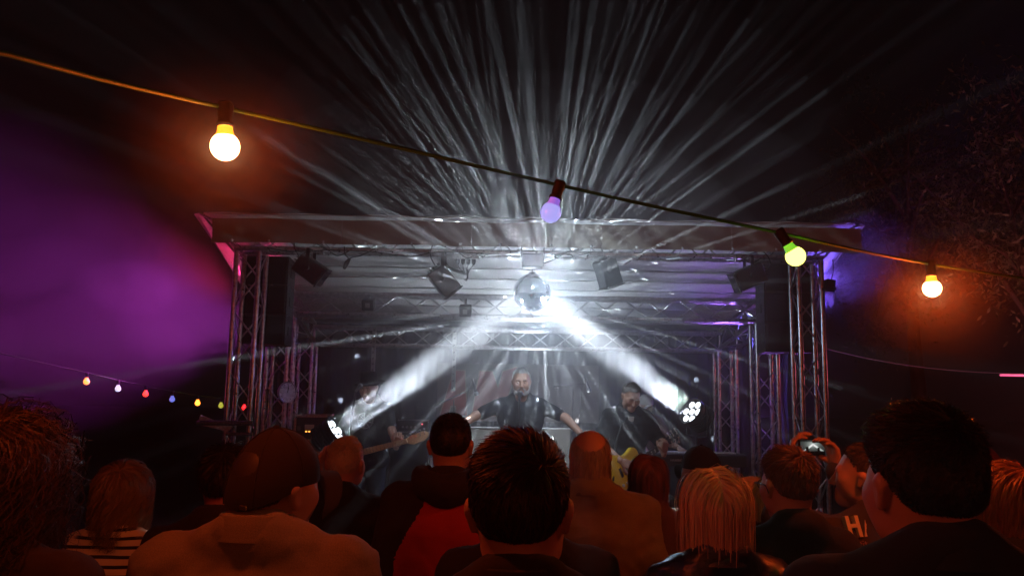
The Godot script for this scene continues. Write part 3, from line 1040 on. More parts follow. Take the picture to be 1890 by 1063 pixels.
func mirror_ball() -> void:
	var o := thing("mirror_ball", "round mirror ball of small silver tiles hanging under the front truss", "mirror ball", BALL)
	var core := MB.new()
	core.ball(Vector3.ZERO, Vector3.ONE * 0.166, 32)
	part("core", core, M.blackmetal, o)
	var tiles := MB.new()
	var facets := []
	var R := 0.170
	var tile := 0.0175
	var rows := int(PI * R / tile)
	var r2 := RandomNumberGenerator.new()
	r2.seed = 77
	for j in rows:
		var la := -PI / 2 + PI * (j + 0.5) / rows
		var nc: int = max(3, int(TAU * R * cos(la) / tile))
		for i in nc:
			var lo := TAU * (i + 0.5 * (j % 2)) / nc
			var nn := Vector3(cos(la) * cos(lo), sin(la), cos(la) * sin(lo))
			var e := Vector3(-sin(lo), 0, cos(lo))
			var u := nn.cross(e)
			var nt := (nn + e * r2.randfn() * 0.018 + u * r2.randfn() * 0.018).normalized()
			var ee := (e - nt * e.dot(nt)).normalized() * tile * 0.46
			var uu := nt.cross(ee).normalized() * tile * 0.46
			tiles.quad(nn * R - ee - uu, nn * R + ee - uu, nn * R + ee + uu, nn * R - ee + uu)
			facets.append([nn * R, nt])
	var tp := part("mirror_tiles", tiles, M.mirror, o)
	tp.set_meta("kind", "stuff")
	var ax := MB.new()
	ax.tube([Vector3(0, 0.16, 0), Vector3(0, 0.225, 0)], 0.009, 8)
	ax.lathe(Transform3D(), [Vector2(0.001, 0.186), Vector2(0.035, 0.184), Vector2(0.035, 0.178), Vector2(0.001, 0.176)], 16)
	part("axle", ax, M.chrome, o)
	# sum of the tiles too faint to be followed one by one
	var om := OmniLight3D.new()
	lit(om, o, 1.0, Color(0.80, 0.91, 1.0), 0.02)
	om.position = Vector3(0.115, -0.085, 0.125)
	# every tile that a projector reaches sends a narrow beam back: mirror reflection of the projector's light
	for li in LAMPS.size():
		var come := (BALL - LAMPS[li] as Vector3).normalized()
		for fc in facets:
			var nt: Vector3 = fc[1]
			var cosi := -come.dot(nt)
			if cosi < 0.12:
				continue
			var go := come + nt * 2.0 * cosi
			var keep: float = [0.28, 0.9][li] if go.z > -0.05 else [0.12, 0.25][li]
			if go.z < -0.05 and go.y > 0.05:
				keep = [0.6, 1.0][li]
			if go.y < -0.55 and go.z > -0.75:
				keep = [0.3, 0.6][li]
			if abs(go.x) > 0.72:
				keep *= 0.12
			elif abs(go.x) > 0.55 and go.z > 0.0:
				keep *= 0.5
			if r2.randf() > keep:
				continue
			var share := 0.3 if go.z < -0.05 and go.y > 0.05 else (0.45 if go.y < -0.5 and go.z < 0.35 else 1.0)
			var l := SpotLight3D.new()
			l.spot_angle = r2.randf_range(0.20, 0.42)
			l.spot_angle_attenuation = 0.4
			lit(l, o, BEAM * share * [0.7, 1.0][li] * r2.randf_range(0.3, 1.0), Color(0.90, 0.96, 1.0), 0.006)
			var z := -go
			var x := Vector3.UP.cross(z).normalized()
			l.transform = Transform3D(Basis(x, z.cross(x), z), fc[0] + nt * 0.004)

func speaker_box(label: String, at: Vector3, w: float, h: float, taper: float, group: String) -> void:
	var o := thing("speaker_box", label, "speaker", at, 0.0, group)
	var t := Transform3D(Basis(Vector3.RIGHT, -PI / 2), Vector3.ZERO)
	var cab := MB.new()
	var hw := w / 2
	cab.plate(t, PackedVector2Array([Vector2(-hw, -0.22), Vector2(hw, -0.22), Vector2(hw - taper, 0.2), Vector2(-hw + taper, 0.2)]), -h / 2 + 0.003, h / 2 - 0.003)
	var cbn := part("cabinet", cab, M.black, o)
	var gr := MB.new()
	gr.box(Transform3D(Basis(), Vector3(0, 0, 0.226)), Vector3(w - 0.03, h - 0.03, 0.012), 0.004)
	part("grille", gr, M.grille, o)
	for s in [-1.0, 1.0]:
		var hd := MB.new()
		hd.box(Transform3D(Basis(Vector3.UP, s * atan2(taper, 0.42)), Vector3(s * (hw - taper * 0.5 + 0.002), 0, 0)), Vector3(0.01, 0.09, 0.16), 0.003)
		part("side_handle", hd, M.rubber, cbn)
		var br := MB.new()
		br.box(Transform3D(Basis(), Vector3(s * (hw - 0.03), h / 2, 0.1)), Vector3(0.02, 0.02, 0.06), 0.002)
		part("rigging_link", br, M.steel, o)

func flight_case(label: String, at: Vector3, s: Vector3, turn: float, dial: bool) -> void:
	var o := thing("flight_case", label, "flight case", at, turn, "stacked black flight cases with metal edges")
	var b := MB.new()
	b.box(Transform3D(), s, 0.004)
	var cs := part("body", b, M.black, o)
	for ax in 3:
		for s1 in [-1, 1]:
			for s2 in [-1, 1]:
				var c := Vector3.ZERO
				c[(ax + 1) % 3] = s1 * s[(ax + 1) % 3] / 2
				c[(ax + 2) % 3] = s2 * s[(ax + 2) % 3] / 2
				var d := Vector3(0.02, 0.02, 0.02)
				d[ax] = s[ax] - 0.02
				var e := MB.new()
				e.box(Transform3D(Basis(), c), d, 0.003)
				part("edge_profile", e, M.steel, cs)
	for sx in [-1, 1]:
		for sy in [-1, 1]:
			for sz in [-1, 1]:
				var e := MB.new()
				e.ball(Vector3(sx * s.x, sy * s.y, sz * s.z) / 2, Vector3.ONE * 0.019, 8)
				part("ball_corner", e, M.chrome, cs)
	for sx in [-1.0, 1.0]:
		var k := MB.new()
		k.box(Transform3D(Basis(), Vector3(sx * s.x * 0.38, 0, s.z / 2 + 0.004)), Vector3(0.035, 0.045, 0.008), 0.002)
		part("latch", k, M.chrome, o)
	if dial:
		var p := MB.new()
		p.box(Transform3D(Basis(), Vector3(-0.02, 0.0, s.z / 2 + 0.005)), Vector3(0.115, 0.095, 0.010), 0.003)
		part("panel", p, M.blackmetal, o)
		var gl := MB.new()
		gl.box(Transform3D(Basis(), Vector3(-0.02, 0.012, s.z / 2 + 0.012)), Vector3(0.095, 0.05, 0.005), 0.002)
		part("meter", gl, M.paleplastic, o)
		for k in 3:
			var q := MB.new()
			q.box(Transform3D(Basis(), Vector3(-0.05 + 0.03 * k, -0.033, s.z / 2 + 0.012)), Vector3(0.018, 0.012, 0.006), 0.001)
			part("indicator_light", q, M.amberled, o)

func mic_stand(label: String, base: Vector3, top: Vector3, mic_to: Vector3, boom: bool) -> void:
	var o := thing("microphone_stand", label, "microphone", base, 0.0, "microphone stands on the stage")
	var p := top - base
	var st := MB.new()
	st.tube([Vector3(0, 0.02, 0), Vector3(0, p.y * 0.55, 0)], 0.011, 8)
	st.tube([Vector3(0, p.y * 0.52, 0), Vector3(p.x, p.y, p.z) if not boom else Vector3(0, p.y * 0.95, 0)], 0.007, 8)
	if not boom:
		st.lathe(Transform3D(), [Vector2(0.001, 0.02), Vector2(0.13, 0.012), Vector2(0.135, 0.0)], 24)
	else:
		for k in 3:
			var a := TAU * k / 3
			st.tube([Vector3(0, 0.2, 0), Vector3(cos(a) * 0.28, 0.01, sin(a) * 0.28)], 0.008, 6)
	part("stand", st, M.blackmetal, o)
	if boom:
		var bm := MB.new()
		var d := (mic_to - top).normalized()
		bm.tube([Vector3(0, p.y * 0.95, 0) - d * 0.22, mic_to - base], 0.006, 8)
		bm.tube([Vector3(0, p.y * 0.95, 0) - d * 0.22, Vector3(0, p.y * 0.95, 0) - d * 0.16], 0.016, 8)
		part("boom_arm", bm, M.blackmetal, o)
	var end := mic_to - base
	var dir := (Vector3(0.1, 0.35, -1.0) if not boom else Vector3(0.3, -1.0, 0.1)).normalized()
	var bd := MB.new()
	bd.tube([end - dir * 0.10, end + dir * 0.02, end + dir * 0.05], [0.011, 0.016, 0.021], 12)
	var mbn := part("microphone_body", bd, M.blackmetal, o)
	var hd := MB.new()
	hd.ball(end + dir * 0.072, Vector3(0.027, 0.027, 0.027), 14)
	part("microphone_grille", hd, M.steel, mbn)
	cable(o, [end - dir * 0.10, end - dir * 0.16 + Vector3(0, -0.08, 0.02), Vector3(0.03, p.y * 0.4, 0.02), Vector3(0.06, 0.03, 0.05)], 0.004)

func bulb(at: Vector3, axis: Vector3, label: String, body: Material, neck: Material, energy: float, col: Color, r := 0.029, group := "coloured bulbs on the near cable") -> void:
	var o := thing("string_bulb", label, "light bulb", at, 0.0, group)
	var y := -axis.normalized()
	var x := y.cross(Vector3(0, 0, 1)).normalized()
	var t := Transform3D(Basis(x, y, x.cross(y)), Vector3.ZERO)
	var k := r / 0.029
	var so := MB.new()
	so.lathe(t, [Vector2(0.001, 0.012), Vector2(0.014 * k, 0.012), Vector2(0.0165 * k, 0.006), Vector2(0.0155 * k, -0.018 * k), Vector2(0.0145 * k, -0.030 * k), Vector2(0.018 * k, -0.034 * k), Vector2(0.0185 * k, -0.041 * k), Vector2(0.001, -0.042 * k)], 18)
	part("socket", so, M.rubber, o)
	var nk := MB.new()
	nk.lathe(t, [Vector2(0.0150 * k, -0.0415 * k), Vector2(0.0150 * k, -0.046 * k), Vector2(0.0165 * k, -0.054 * k), Vector2(0.0205 * k, -0.062 * k)], 22)
	part("bulb_neck", nk, neck, o)
	var gl := MB.new()
	var prof := [Vector2(0.0205 * k, -0.062 * k)]
	for j in range(1, 15):
		var a := PI * 0.25 - j * (PI * 0.75) / 14.0
		prof.append(Vector2(max(cos(a) * 0.029, 0.0006) * k, (-0.0825 + sin(a) * 0.029) * k))
	gl.lathe(t, prof, 24)
	part("bulb_glass", gl, body, o)
	if energy > 0.0:
		var l := OmniLight3D.new()
		lit(l, o, energy, col, r * 0.8)
		l.position = t * Vector3(0, -0.0825 * k, 0)

func smoke(called: String, label: String, puffs: Array) -> void:
	var o := Node3D.new()
	o.name = numbered(called)
	add_child(o)
	tag(o, label, "smoke", "", "stuff")
	for p in puffs:
		var f := FogVolume.new()
		f.shape = RenderingServer.FOG_VOLUME_SHAPE_ELLIPSOID
		f.size = p[1]
		f.position = p[0]
		if p.size() > 3:
			f.rotation = p[3]
		var m := FogMaterial.new()
		m.density = p[2]
		m.albedo = Color(0.97, 0.97, 0.98)
		f.material = m
		f.name = "smoke_puff"
		o.add_child(f, true)

func guitar(bass: bool, tip: Vector3, along: Vector3, face: Vector3) -> void:
	var o: Node3D
	if bass:
		o = thing("bass_guitar", "natural wood bass guitar with two horns held by the hatted bassist", "bass guitar")
	else:
		o = thing("electric_guitar", "yellow single-cut electric guitar with dark headstock", "guitar")
	var x := along.normalized()
	var z := (face - x * face.dot(x)).normalized()
	var t := Transform3D(Basis(x, z.cross(x), z), tip)   # x towards the headstock tip at the origin
	var L := 1.14 if bass else 0.99
	var pts: Array
	if bass:
		pts = [[-1.14, 0.0], [-1.135, 0.09], [-1.09, 0.155], [-1.02, 0.165], [-0.93, 0.130], [-0.86, 0.128], [-0.78, 0.165], [-0.70, 0.178], [-0.655, 0.150], [-0.665, 0.120], [-0.72, 0.100], [-0.765, 0.060], [-0.765, 0.0], [-0.765, -0.045], [-0.74, -0.085], [-0.715, -0.125], [-0.735, -0.160], [-0.79, -0.165], [-0.86, -0.130], [-0.93, -0.128], [-1.0, -0.175], [-1.08, -0.165], [-1.13, -0.09]]
	else:
		pts = [[-0.99, 0.0], [-0.982, 0.085], [-0.94, 0.148], [-0.87, 0.165], [-0.80, 0.135], [-0.745, 0.112], [-0.69, 0.118], [-0.635, 0.135], [-0.595, 0.115], [-0.58, 0.07], [-0.585, 0.03], [-0.60, -0.035], [-0.59, -0.075], [-0.575, -0.105], [-0.595, -0.130], [-0.65, -0.138], [-0.70, -0.125], [-0.75, -0.118], [-0.81, -0.142], [-0.88, -0.168], [-0.945, -0.148], [-0.983, -0.085]]
	var raw := PackedVector2Array()
	var n := pts.size()
	for i in n:
		var p0 := Vector2(pts[(i - 1 + n) % n][0], pts[(i - 1 + n) % n][1])
		var p1 := Vector2(pts[i][0], pts[i][1])
		var p2 := Vector2(pts[(i + 1) % n][0], pts[(i + 1) % n][1])
		var p3 := Vector2(pts[(i + 2) % n][0], pts[(i + 2) % n][1])
		for k in 3:
			raw.append(p1.cubic_interpolate(p2, p0, p3, k / 3.0))
	var bd := MB.new()
	bd.plate(t, raw, -0.022, 0.016)
	var small := Geometry2D.offset_polygon(raw, -0.008)
	if small.size():
		bd.plate(t, small[0], -0.026, 0.021)
	var bm: Material = M.basswood if bass else M.yellow
	var wood: Material = M.maple if bass else M.darkwood
	var gb := part("body", bd, bm, o)
	var x0 := -0.83 if bass else -0.63
	var x1 := -0.20
	var nk := MB.new()
	nk.tube([t * Vector3(x0, 0, 0.012), t * Vector3(x1, 0, 0.012)], [0.026, 0.021], 10)
	part("neck", nk, M.maple if bass else M.darkwood, o)
	var fb := MB.new()
	fb.plate(t, PackedVector2Array([Vector2(x0, -0.030), Vector2(x1, -0.022), Vector2(x1, 0.022), Vector2(x0, 0.030)]), 0.018, 0.034)
	var fbn := part("fretboard", fb, M.maple if bass else M.darkwood, o)
	var sc := 0.86 if bass else 0.63
	for k in range(1, 18):
		var fx: float = x1 - sc * (1.0 - pow(2.0, -k / 12.0))
		if fx < x0:
			break
		var fr := MB.new()
		fr.box(t * Transform3D(Basis(), Vector3(fx, 0, 0.0345)), Vector3(0.0025, 0.05, 0.002))
		part("fret", fr, M.chrome, fbn)
		if not bass and k in [3, 5, 7, 9, 12]:
			var il := MB.new()
			il.box(t * Transform3D(Basis(), Vector3(fx + 0.014, 0, 0.0342)), Vector3(0.016, 0.03, 0.0016))
			part("inlay", il, M.paleplastic, fbn)
	var hd := MB.new()
	if bass:
		hd.plate(t, PackedVector2Array([Vector2(-0.20, -0.022), Vector2(-0.15, -0.045), Vector2(-0.04, -0.030), Vector2(0.0, -0.005), Vector2(0.01, 0.025), Vector2(-0.02, 0.048), Vector2(-0.06, 0.050), Vector2(-0.16, 0.042), Vector2(-0.20, 0.022)]), -0.004, 0.012)
	else:
		hd.plate(t, PackedVector2Array([Vector2(-0.20, -0.022), Vector2(-0.16, -0.036), Vector2(-0.02, -0.046), Vector2(0.0, -0.034), Vector2(-0.008, 0.0), Vector2(0.0, 0.034), Vector2(-0.02, 0.046), Vector2(-0.16, 0.036), Vector2(-0.20, 0.022)]), -0.004, 0.012)
	var hsn := part("headstock", hd, M.maple if bass else M.blackgloss, o)
	for k in (4 if bass else 6):
		var px: float = -0.155 + 0.042 * k if bass else -0.145 + 0.052 * (k % 3)
		var s := 1.0 if bass or k < 3 else -1.0
		var tu := MB.new()
		tu.tube([t * Vector3(px, 0.030 * s, 0.02), t * Vector3(px, 0.056 * s, 0.004)], 0.004, 6)
		tu.ball(t * Vector3(px, 0.066 * s, 0.004), Vector3(0.010, 0.010, 0.010) * (1.3 if bass else 1.0), 10)
		tu.tube([t * Vector3(px, 0.020 * s, 0.010), t * Vector3(px, 0.020 * s, 0.022)], 0.006, 8)
		part("tuner", tu, M.chrome if bass else M.paleplastic, hsn)
	for k in (1 if bass else 2):
		var pu := MB.new()
		pu.box(t * Transform3D(Basis(), Vector3((-0.90 if bass else -0.68 - 0.12 * k), 0, 0.026)), Vector3(0.045, 0.085, 0.014), 0.003)
		part("pickup", pu, M.rubber if bass else M.chrome, gb)
	var bg := MB.new()
	bg.box(t * Transform3D(Basis(), Vector3(-1.03 if bass else -0.86, 0, 0.030)), Vector3(0.03, 0.085, 0.016), 0.003)
	part("bridge", bg, M.chrome, gb)
	for k in 3:
		var kb := MB.new()
		kb.tube([t * Vector3(-0.93 + 0.05 * k, -0.11, 0.02), t * Vector3(-0.93 + 0.05 * k, -0.11, 0.036)], 0.012, 12)
		part("control_knob", kb, M.chrome if bass else M.paleplastic, gb)
	for k in (4 if bass else 6):
		var sy: float = (k - (1.5 if bass else 2.5)) * (0.016 if bass else 0.0095)
		bar("string", t * Vector3(-1.03 if bass else -0.86, sy, 0.040), t * Vector3(x1, sy * 0.7, 0.037), 0.0009, M.chrome, o)

# ---------------------------------------------------------------- scene
func _ready() -> void:
	rng.seed = 20
	# camera, sky, haze
	var cam := Camera3D.new()
	cam.name = "camera"
	cam.fov = 41.0
	cam.near = 0.05
	cam.far = 400.0
	add_child(cam)
	cam.position = Vector3(0, 1.9, 0)
	cam.rotation = Vector3(deg_to_rad(7.4), 0, 0.017)
	var we := WorldEnvironment.new()
	we.name = "environment"
	var e := Environment.new()
	we.environment = e
	e.background_mode = Environment.BG_SKY
	var sk := ProceduralSkyMaterial.new()
	sk.sky_top_color = Color(0.012, 0.010, 0.012)
	sk.sky_horizon_color = Color(0.022, 0.016, 0.020)
	sk.ground_bottom_color = Color(0, 0, 0)
	sk.ground_horizon_color = Color(0.02, 0.015, 0.018)
	e.sky = Sky.new()
	e.sky.sky_material = sk
	e.tonemap_mode = Environment.TONE_MAPPER_LINEAR
	e.tonemap_exposure = 1.0
	e.fog_enabled = true
	e.fog_density = 0.0028
	e.fog_light_color = Color(1, 1, 1)
	e.volumetric_fog_enabled = true
	e.volumetric_fog_density = 0.0
	e.sdfgi_enabled = true
	e.ssao_enabled = true
	e.ssil_enabled = true
	add_child(we)
	materials()
	more_materials()
	setting()
	stage()
	lights_on_stage()
	props()
	head_mesh = [make_head()]
	hands = {"relaxed": make_hand(0.35, 0.2), "grip": make_hand(0.95, 0.8), "flat": make_hand(0.08, 0.15), "pinch": make_hand(0.55, 0.5)}
	band()
	crowd()
	string_lights()
	haze()

func more_materials() -> void:
	M.denim = cloth(0.02, 0.025, 0.045, 25.0)
	M.darkglass = mat(0.02, 0.02, 0.025, 0.06)
	M.grille = worn(0.012, 0.012, 0.013, 0.7, 0.2, 30.0)
	M.mirror = mat(0.50, 0.55, 0.62, 0.04, 1.0)
	M.beamlens = glow(2.2, 2.4, 2.6)
	M.paleplastic = mat(0.6, 0.58, 0.5, 0.35)
	M.amberled = glow(3.0, 1.1, 0.15)
	M.basswood = worn(0.40, 0.17, 0.055, 0.25, 0.0, 5.0)
	M.maple = worn(0.52, 0.32, 0.15, 0.35, 0.0, 6.0)
	M.darkwood = worn(0.035, 0.02, 0.014, 0.4, 0.0, 5.0)
	M.yellow = mat(0.78, 0.52, 0.02, 0.18)
	M.yellow.clearcoat_enabled = true
	M.yellow.clearcoat = 0.8
	M.blackgloss = mat(0.012, 0.012, 0.013, 0.15)
	M.eyewhite = mat(0.6, 0.56, 0.52, 0.25)
	M.canvas = cloth(0.50, 0.42, 0.31, 10.0)
	M.roofcloth = cloth(0.55, 0.55, 0.54, 6.0, 0.5, 0.7)
	M.bluetarp = cloth(0.16, 0.17, 0.50, 8.0, 0.5, 0.6)
	M.leather = worn(0.010, 0.009, 0.009, 0.30, 0.0, 9.0)
	M.leather.normal_enabled = true
	M.leather.normal_texture = weave
	M.leather.normal_scale = 0.5

func setting() -> void:
	var g := MB.new()
	g.quad(Vector3(-40, 0, 20), Vector3(40, 0, 20), Vector3(40, 0, -60), Vector3(-40, 0, -60))
	structure("ground", g, worn(0.045, 0.042, 0.035, 0.9, 0.0, 1.5))
	tree("leafy tree with drooping twigs beyond the right stage tower", Vector3(8.0, 0, -11.6), 2.2, Vector3(7.9, 4.9, -11.4), Vector3(1.9, 2.3, 1.8), 9000, 3)
	tree("taller dark tree standing behind the drooping tree", Vector3(7.6, 0, -14.5), 3.0, Vector3(7.5, 5.2, -14.3), Vector3(2.6, 3.0, 2.4), 7000, 8)

func tree(label: String, base: Vector3, th: float, cc: Vector3, cr: Vector3, leaves: int, seed_: int) -> void:
	var o := thing("leafy_tree", label, "tree", base, 0.0, "trees beside the stage")
	var r := RandomNumberGenerator.new()
	r.seed = seed_
	var tk := MB.new()
	var top := cc - base
	tk.tube([Vector3.ZERO, Vector3(0.05, th * 0.5, 0.02), Vector3(top.x * 0.5, th, top.z * 0.5), top + Vector3(0, cr.y * 0.5, 0)], [0.19, 0.14, 0.11, 0.02], 10)
	var ends := []
	for k in 26:
		var d := Vector3(r.randfn(), r.randfn() * 0.8 + 0.15, r.randfn()).normalized()
		var q := top + d * cr * r.randf_range(0.55, 0.95)
		var st := Vector3(top.x * 0.5, th, top.z * 0.5).lerp(top + Vector3(0, cr.y * 0.4, 0), r.randf())
		tk.tube([st, st.lerp(q, 0.5) + Vector3(0, 0.25, 0), q], [0.05, 0.03, 0.008], 6)
		ends.append([st, q])
	part("trunk", tk, worn(0.06, 0.045, 0.035, 0.9, 0.0, 4.0), o)
	var lf := MB.new()
	var clumps := []
	for k in 90:
		var en: Array = ends[k % ends.size()]
		clumps.append([(en[0] as Vector3).lerp(en[1], r.randf_range(0.5, 1.05)) + Vector3(r.randfn(), r.randfn(), r.randfn()) * 0.22, r.randf_range(0.16, 0.42)])
	for k in leaves:
		var cl: Array = clumps[r.randi() % clumps.size()]
		var p: Vector3 = cl[0] + Vector3(r.randfn(), r.randfn() * 1.3 - 0.2, r.randfn()) * cl[1] * 0.7
		var a := Vector3(r.randfn(), r.randfn() - 0.9, r.randfn()).normalized() * r.randf_range(0.035, 0.065)
		var b := a.cross(Vector3(r.randfn(), r.randfn(), r.randfn())).normalized() * a.length() * 0.32
		lf.quad(p - a, p + b, p + a, p - b)
		var sh := r.randf_range(0.6, 1.3)
		for j in 4:
			lf.c.append(Color(sh, sh * r.randf_range(0.9, 1.05), sh))
	var lm := mat(0.075, 0.095, 0.04, 0.6)
	lm.vertex_color_use_as_albedo = true
	lm.backlight_enabled = true
	lm.backlight = Color(0.3, 0.35, 0.15)
	var cn := part("crown", lf, lm, o)
	cn.set_meta("kind", "stuff")

func stage() -> void:
	var o := thing("stage_platform", "low black stage platform under the truss roof", "stage", Vector3(0.15, 0, -8.4))
	for k in 6:
		for j in 3:
			var b := MB.new()
			b.box(Transform3D(Basis(), Vector3(-2.55 + 1.02 * k, 0.27, -1.2 + 1.2 * j)), Vector3(1.012, 0.06, 1.192), 0.006)
			part("deck_panel", b, M.blackmetal, o)
	var sk := MB.new()
	var rows := []
	for r in 2:
		var row := []
		for k in range(161):
			row.append(Vector3(-3.05 + 6.1 * k / 160.0, 0.005 + 0.235 * r, 1.77 + 0.012 * sin(k * 1.1)))
		rows.append(row)
	sk.sheet(rows)
	part("skirt", sk, M.darkcloth, o)
	# towers and beams
	for s in [["left", -2.51], ["right", 2.82]]:
		truss("aluminium front %s tower of the stage, beside the hung speakers" % s[0], Vector3(s[1], 0, -7.31), Vector3(s[1], 3.17, -7.31), 0.215, Vector3.RIGHT, Vector3.BACK, 0.30)
		truss("aluminium middle %s tower of the stage behind the speakers" % s[0], Vector3(s[1] - 0.03, 0, -8.5), Vector3(s[1] - 0.03, 2.72, -8.5), 0.22, Vector3.RIGHT, Vector3.BACK, 0.28)
		truss("aluminium rear %s tower of the stage at the backdrop" % s[0], Vector3(s[1] - 0.10, 0.3, -9.8), Vector3(s[1] - 0.10, 2.42, -9.8), 0.22, Vector3.RIGHT, Vector3.BACK, 0.28)
		truss("aluminium %s roof beam running from front to back" % s[0], Vector3(s[1] + 0.05, 2.99, -7.45), Vector3(s[1] - 0.08, 2.55, -9.7), 0.22, Vector3.RIGHT, Vector3.UP, 0.28)
	truss("aluminium front roof beam behind the canvas band", Vector3(-2.62, 3.285, -7.27), Vector3(2.93, 3.285, -7.27), 0.24, Vector3.UP, Vector3.BACK, 0.30)
	truss("aluminium middle roof beam across the stage", Vector3(-2.45, 2.775, -8.45), Vector3(2.72, 2.775, -8.45), 0.22, Vector3.UP, Vector3.BACK, 0.30)
	truss("aluminium rear roof beam in front of the backdrop", Vector3(-2.5, 2.515, -9.8), Vector3(2.65, 2.515, -9.8), 0.22, Vector3.UP, Vector3.BACK, 0.30)
	# roof of cloth strips on bars
	var rf := thing("roof_canopy", "grey white cloth roof over the stage with crosswise seams", "canopy")
	var n := 10
	for k in n:
		var sh := MB.new()
		var rr := []
		for j in range(6):
			var row := []
			var t := (k + j / 5.0) / n
			for i in range(31):
				var x := -2.86 + 6.02 * i / 30.0
				row.append(Vector3(x, 3.46 - 0.70 * t - 0.022 * sin(PI * j / 5.0) + 0.006 * sin(i * 1.7 + k), -6.96 - 3.15 * t))
			rr.append(row)
		sh.sheet(rr)
		part("roof_strip", sh, M.roofcloth, rf)
		var t2 := float(k) / n
		bar("roof_bar", Vector3(-2.86, 3.447 - 0.70 * t2, -6.96 - 3.15 * t2), Vector3(3.16, 3.447 - 0.70 * t2, -6.96 - 3.15 * t2), 0.007, M.roofcloth, rf)
	# canvas band along the front
	var fa := thing("canvas_band", "tan canvas band along the front edge of the stage roof", "valance")
	for k in 5:
		var sh := MB.new()
		var rr := []
		for j in range(7):
			var row := []
			for i in range(25):
				var x := -2.76 + 5.96 * (k + i / 24.0 * 0.998) / 5.0
				row.append(Vector3(x, 3.178 + 0.225 * j / 6.0 + 0.004 * sin(x * 5.0), -6.93 - 0.012 * sin(x * 9.0 + j * 0.5) * (1.0 - j / 6.0) - 0.008 * sin(x * 23.0 + j)))
			rr.append(row)
		sh.sheet(rr)
		part("canvas_panel", sh, M.canvas, fa)
	for k in 14:
		var x := -2.6 + 0.415 * k + rng.randf_range(-0.05, 0.05)
		var b := MB.new()
		b.ball(Vector3(x, 3.195, -6.915), Vector3.ONE * 0.013, 10)
		part("tie_ball", b, M.white, fa)
		bar("tie_cord", Vector3(x, 3.195, -6.92), Vector3(x + 0.01, 3.172, -7.13), 0.003, M.rubber, fa)
	# side flaps of the roof, curved, hanging outside the towers
	for s in [["left", -2.86, -1.0], ["right", 3.16, 1.0]]:
		var fl := thing("roof_flap", "curved cloth flap at the %s side of the stage roof" % s[0], "canopy", Vector3.ZERO, 0.0, "side flaps of the stage roof")
		for k in 4:
			var sh := MB.new()
			var rr := []
			for j in range(6):
				var row := []
				for i in range(8):
					var t := (k + i / 7.0 * 0.99) / 4.0
					var drop: float = (0.03 + 0.36 * t) * j / 5.0
					row.append(Vector3(s[1] + s[2] * (0.05 * sin(PI * j / 5.0) + 0.03), 3.45 - 0.45 * t - drop, -6.94 - 2.0 * t))
				rr.append(row)
			sh.sheet(rr)
			part("flap_panel", sh, M.roofcloth, fl)
			bar("flap_rib", Vector3(s[1] + s[2] * 0.03, 3.44 - 0.1125 * k, -6.95 - 0.5 * k), Vector3(s[1] - s[2] * 0.30, 3.30 - 0.1125 * k, -6.97 - 0.5 * k), 0.010, M.alu, fl)
	# backdrop
	var bd := MB.new()
	var br := []
	for j in range(5):
		var row := []
		for i in range(241):
			var x := -3.1 + 6.4 * i / 240.0
			row.append(Vector3(x, 0.3 + 2.42 * j / 4.0, -10.22 + 0.035 * sin(x * 21.0 + sin(x * 5.0)) + 0.015 * sin(x * 47.0)))
		br.append(row)
	bd.sheet(br)
	var bk := part("backdrop_curtain", bd, cloth(0.020, 0.022, 0.030, 10.0), self)
	tag(bk, "dark pleated backdrop curtain closing the rear of the stage", "curtain")
	var bn := thing("banner", "grey cloth banner with large red slanted letters behind the drums", "banner", Vector3(0.1, 1.84, -10.10))
	var bc := MB.new()
	bc.box(Transform3D(), Vector3(2.1, 0.74, 0.008), 0.002)
	part("cloth", bc, cloth(0.16, 0.13, 0.125, 8.0), bn)
	var shapes := [
		[[-1.0, -0.30], [-0.90, -0.30], [-0.87, -0.18], [-0.80, -0.18], [-0.79, -0.30], [-0.66, -0.30], [-0.70, 0.27], [-0.84, 0.27]],
		[[-0.60, -0.36], [-0.50, 0.27], [-0.34, 0.27], [-0.26, 0.05], [-0.20, 0.27], [-0.02, 0.33], [-0.20, -0.30], [-0.34, -0.30], [-0.38, -0.12], [-0.46, -0.36]]]
	for sh2 in shapes:
		var pv := PackedVector2Array()
		for p in sh2:
			pv.append(Vector2(p[0], p[1]))
		var rim := MB.new()
		for gp in Geometry2D.offset_polygon(pv, 0.014):
			rim.plate(Transform3D(), gp, 0.004, 0.006)
		part("letter_edge", rim, cloth(0.42, 0.30, 0.22, 12.0), bn)
		var fc := MB.new()
		fc.plate(Transform3D(), pv, 0.004, 0.009)
		part("letter", fc, cloth(0.42, 0.05, 0.04, 12.0), bn)

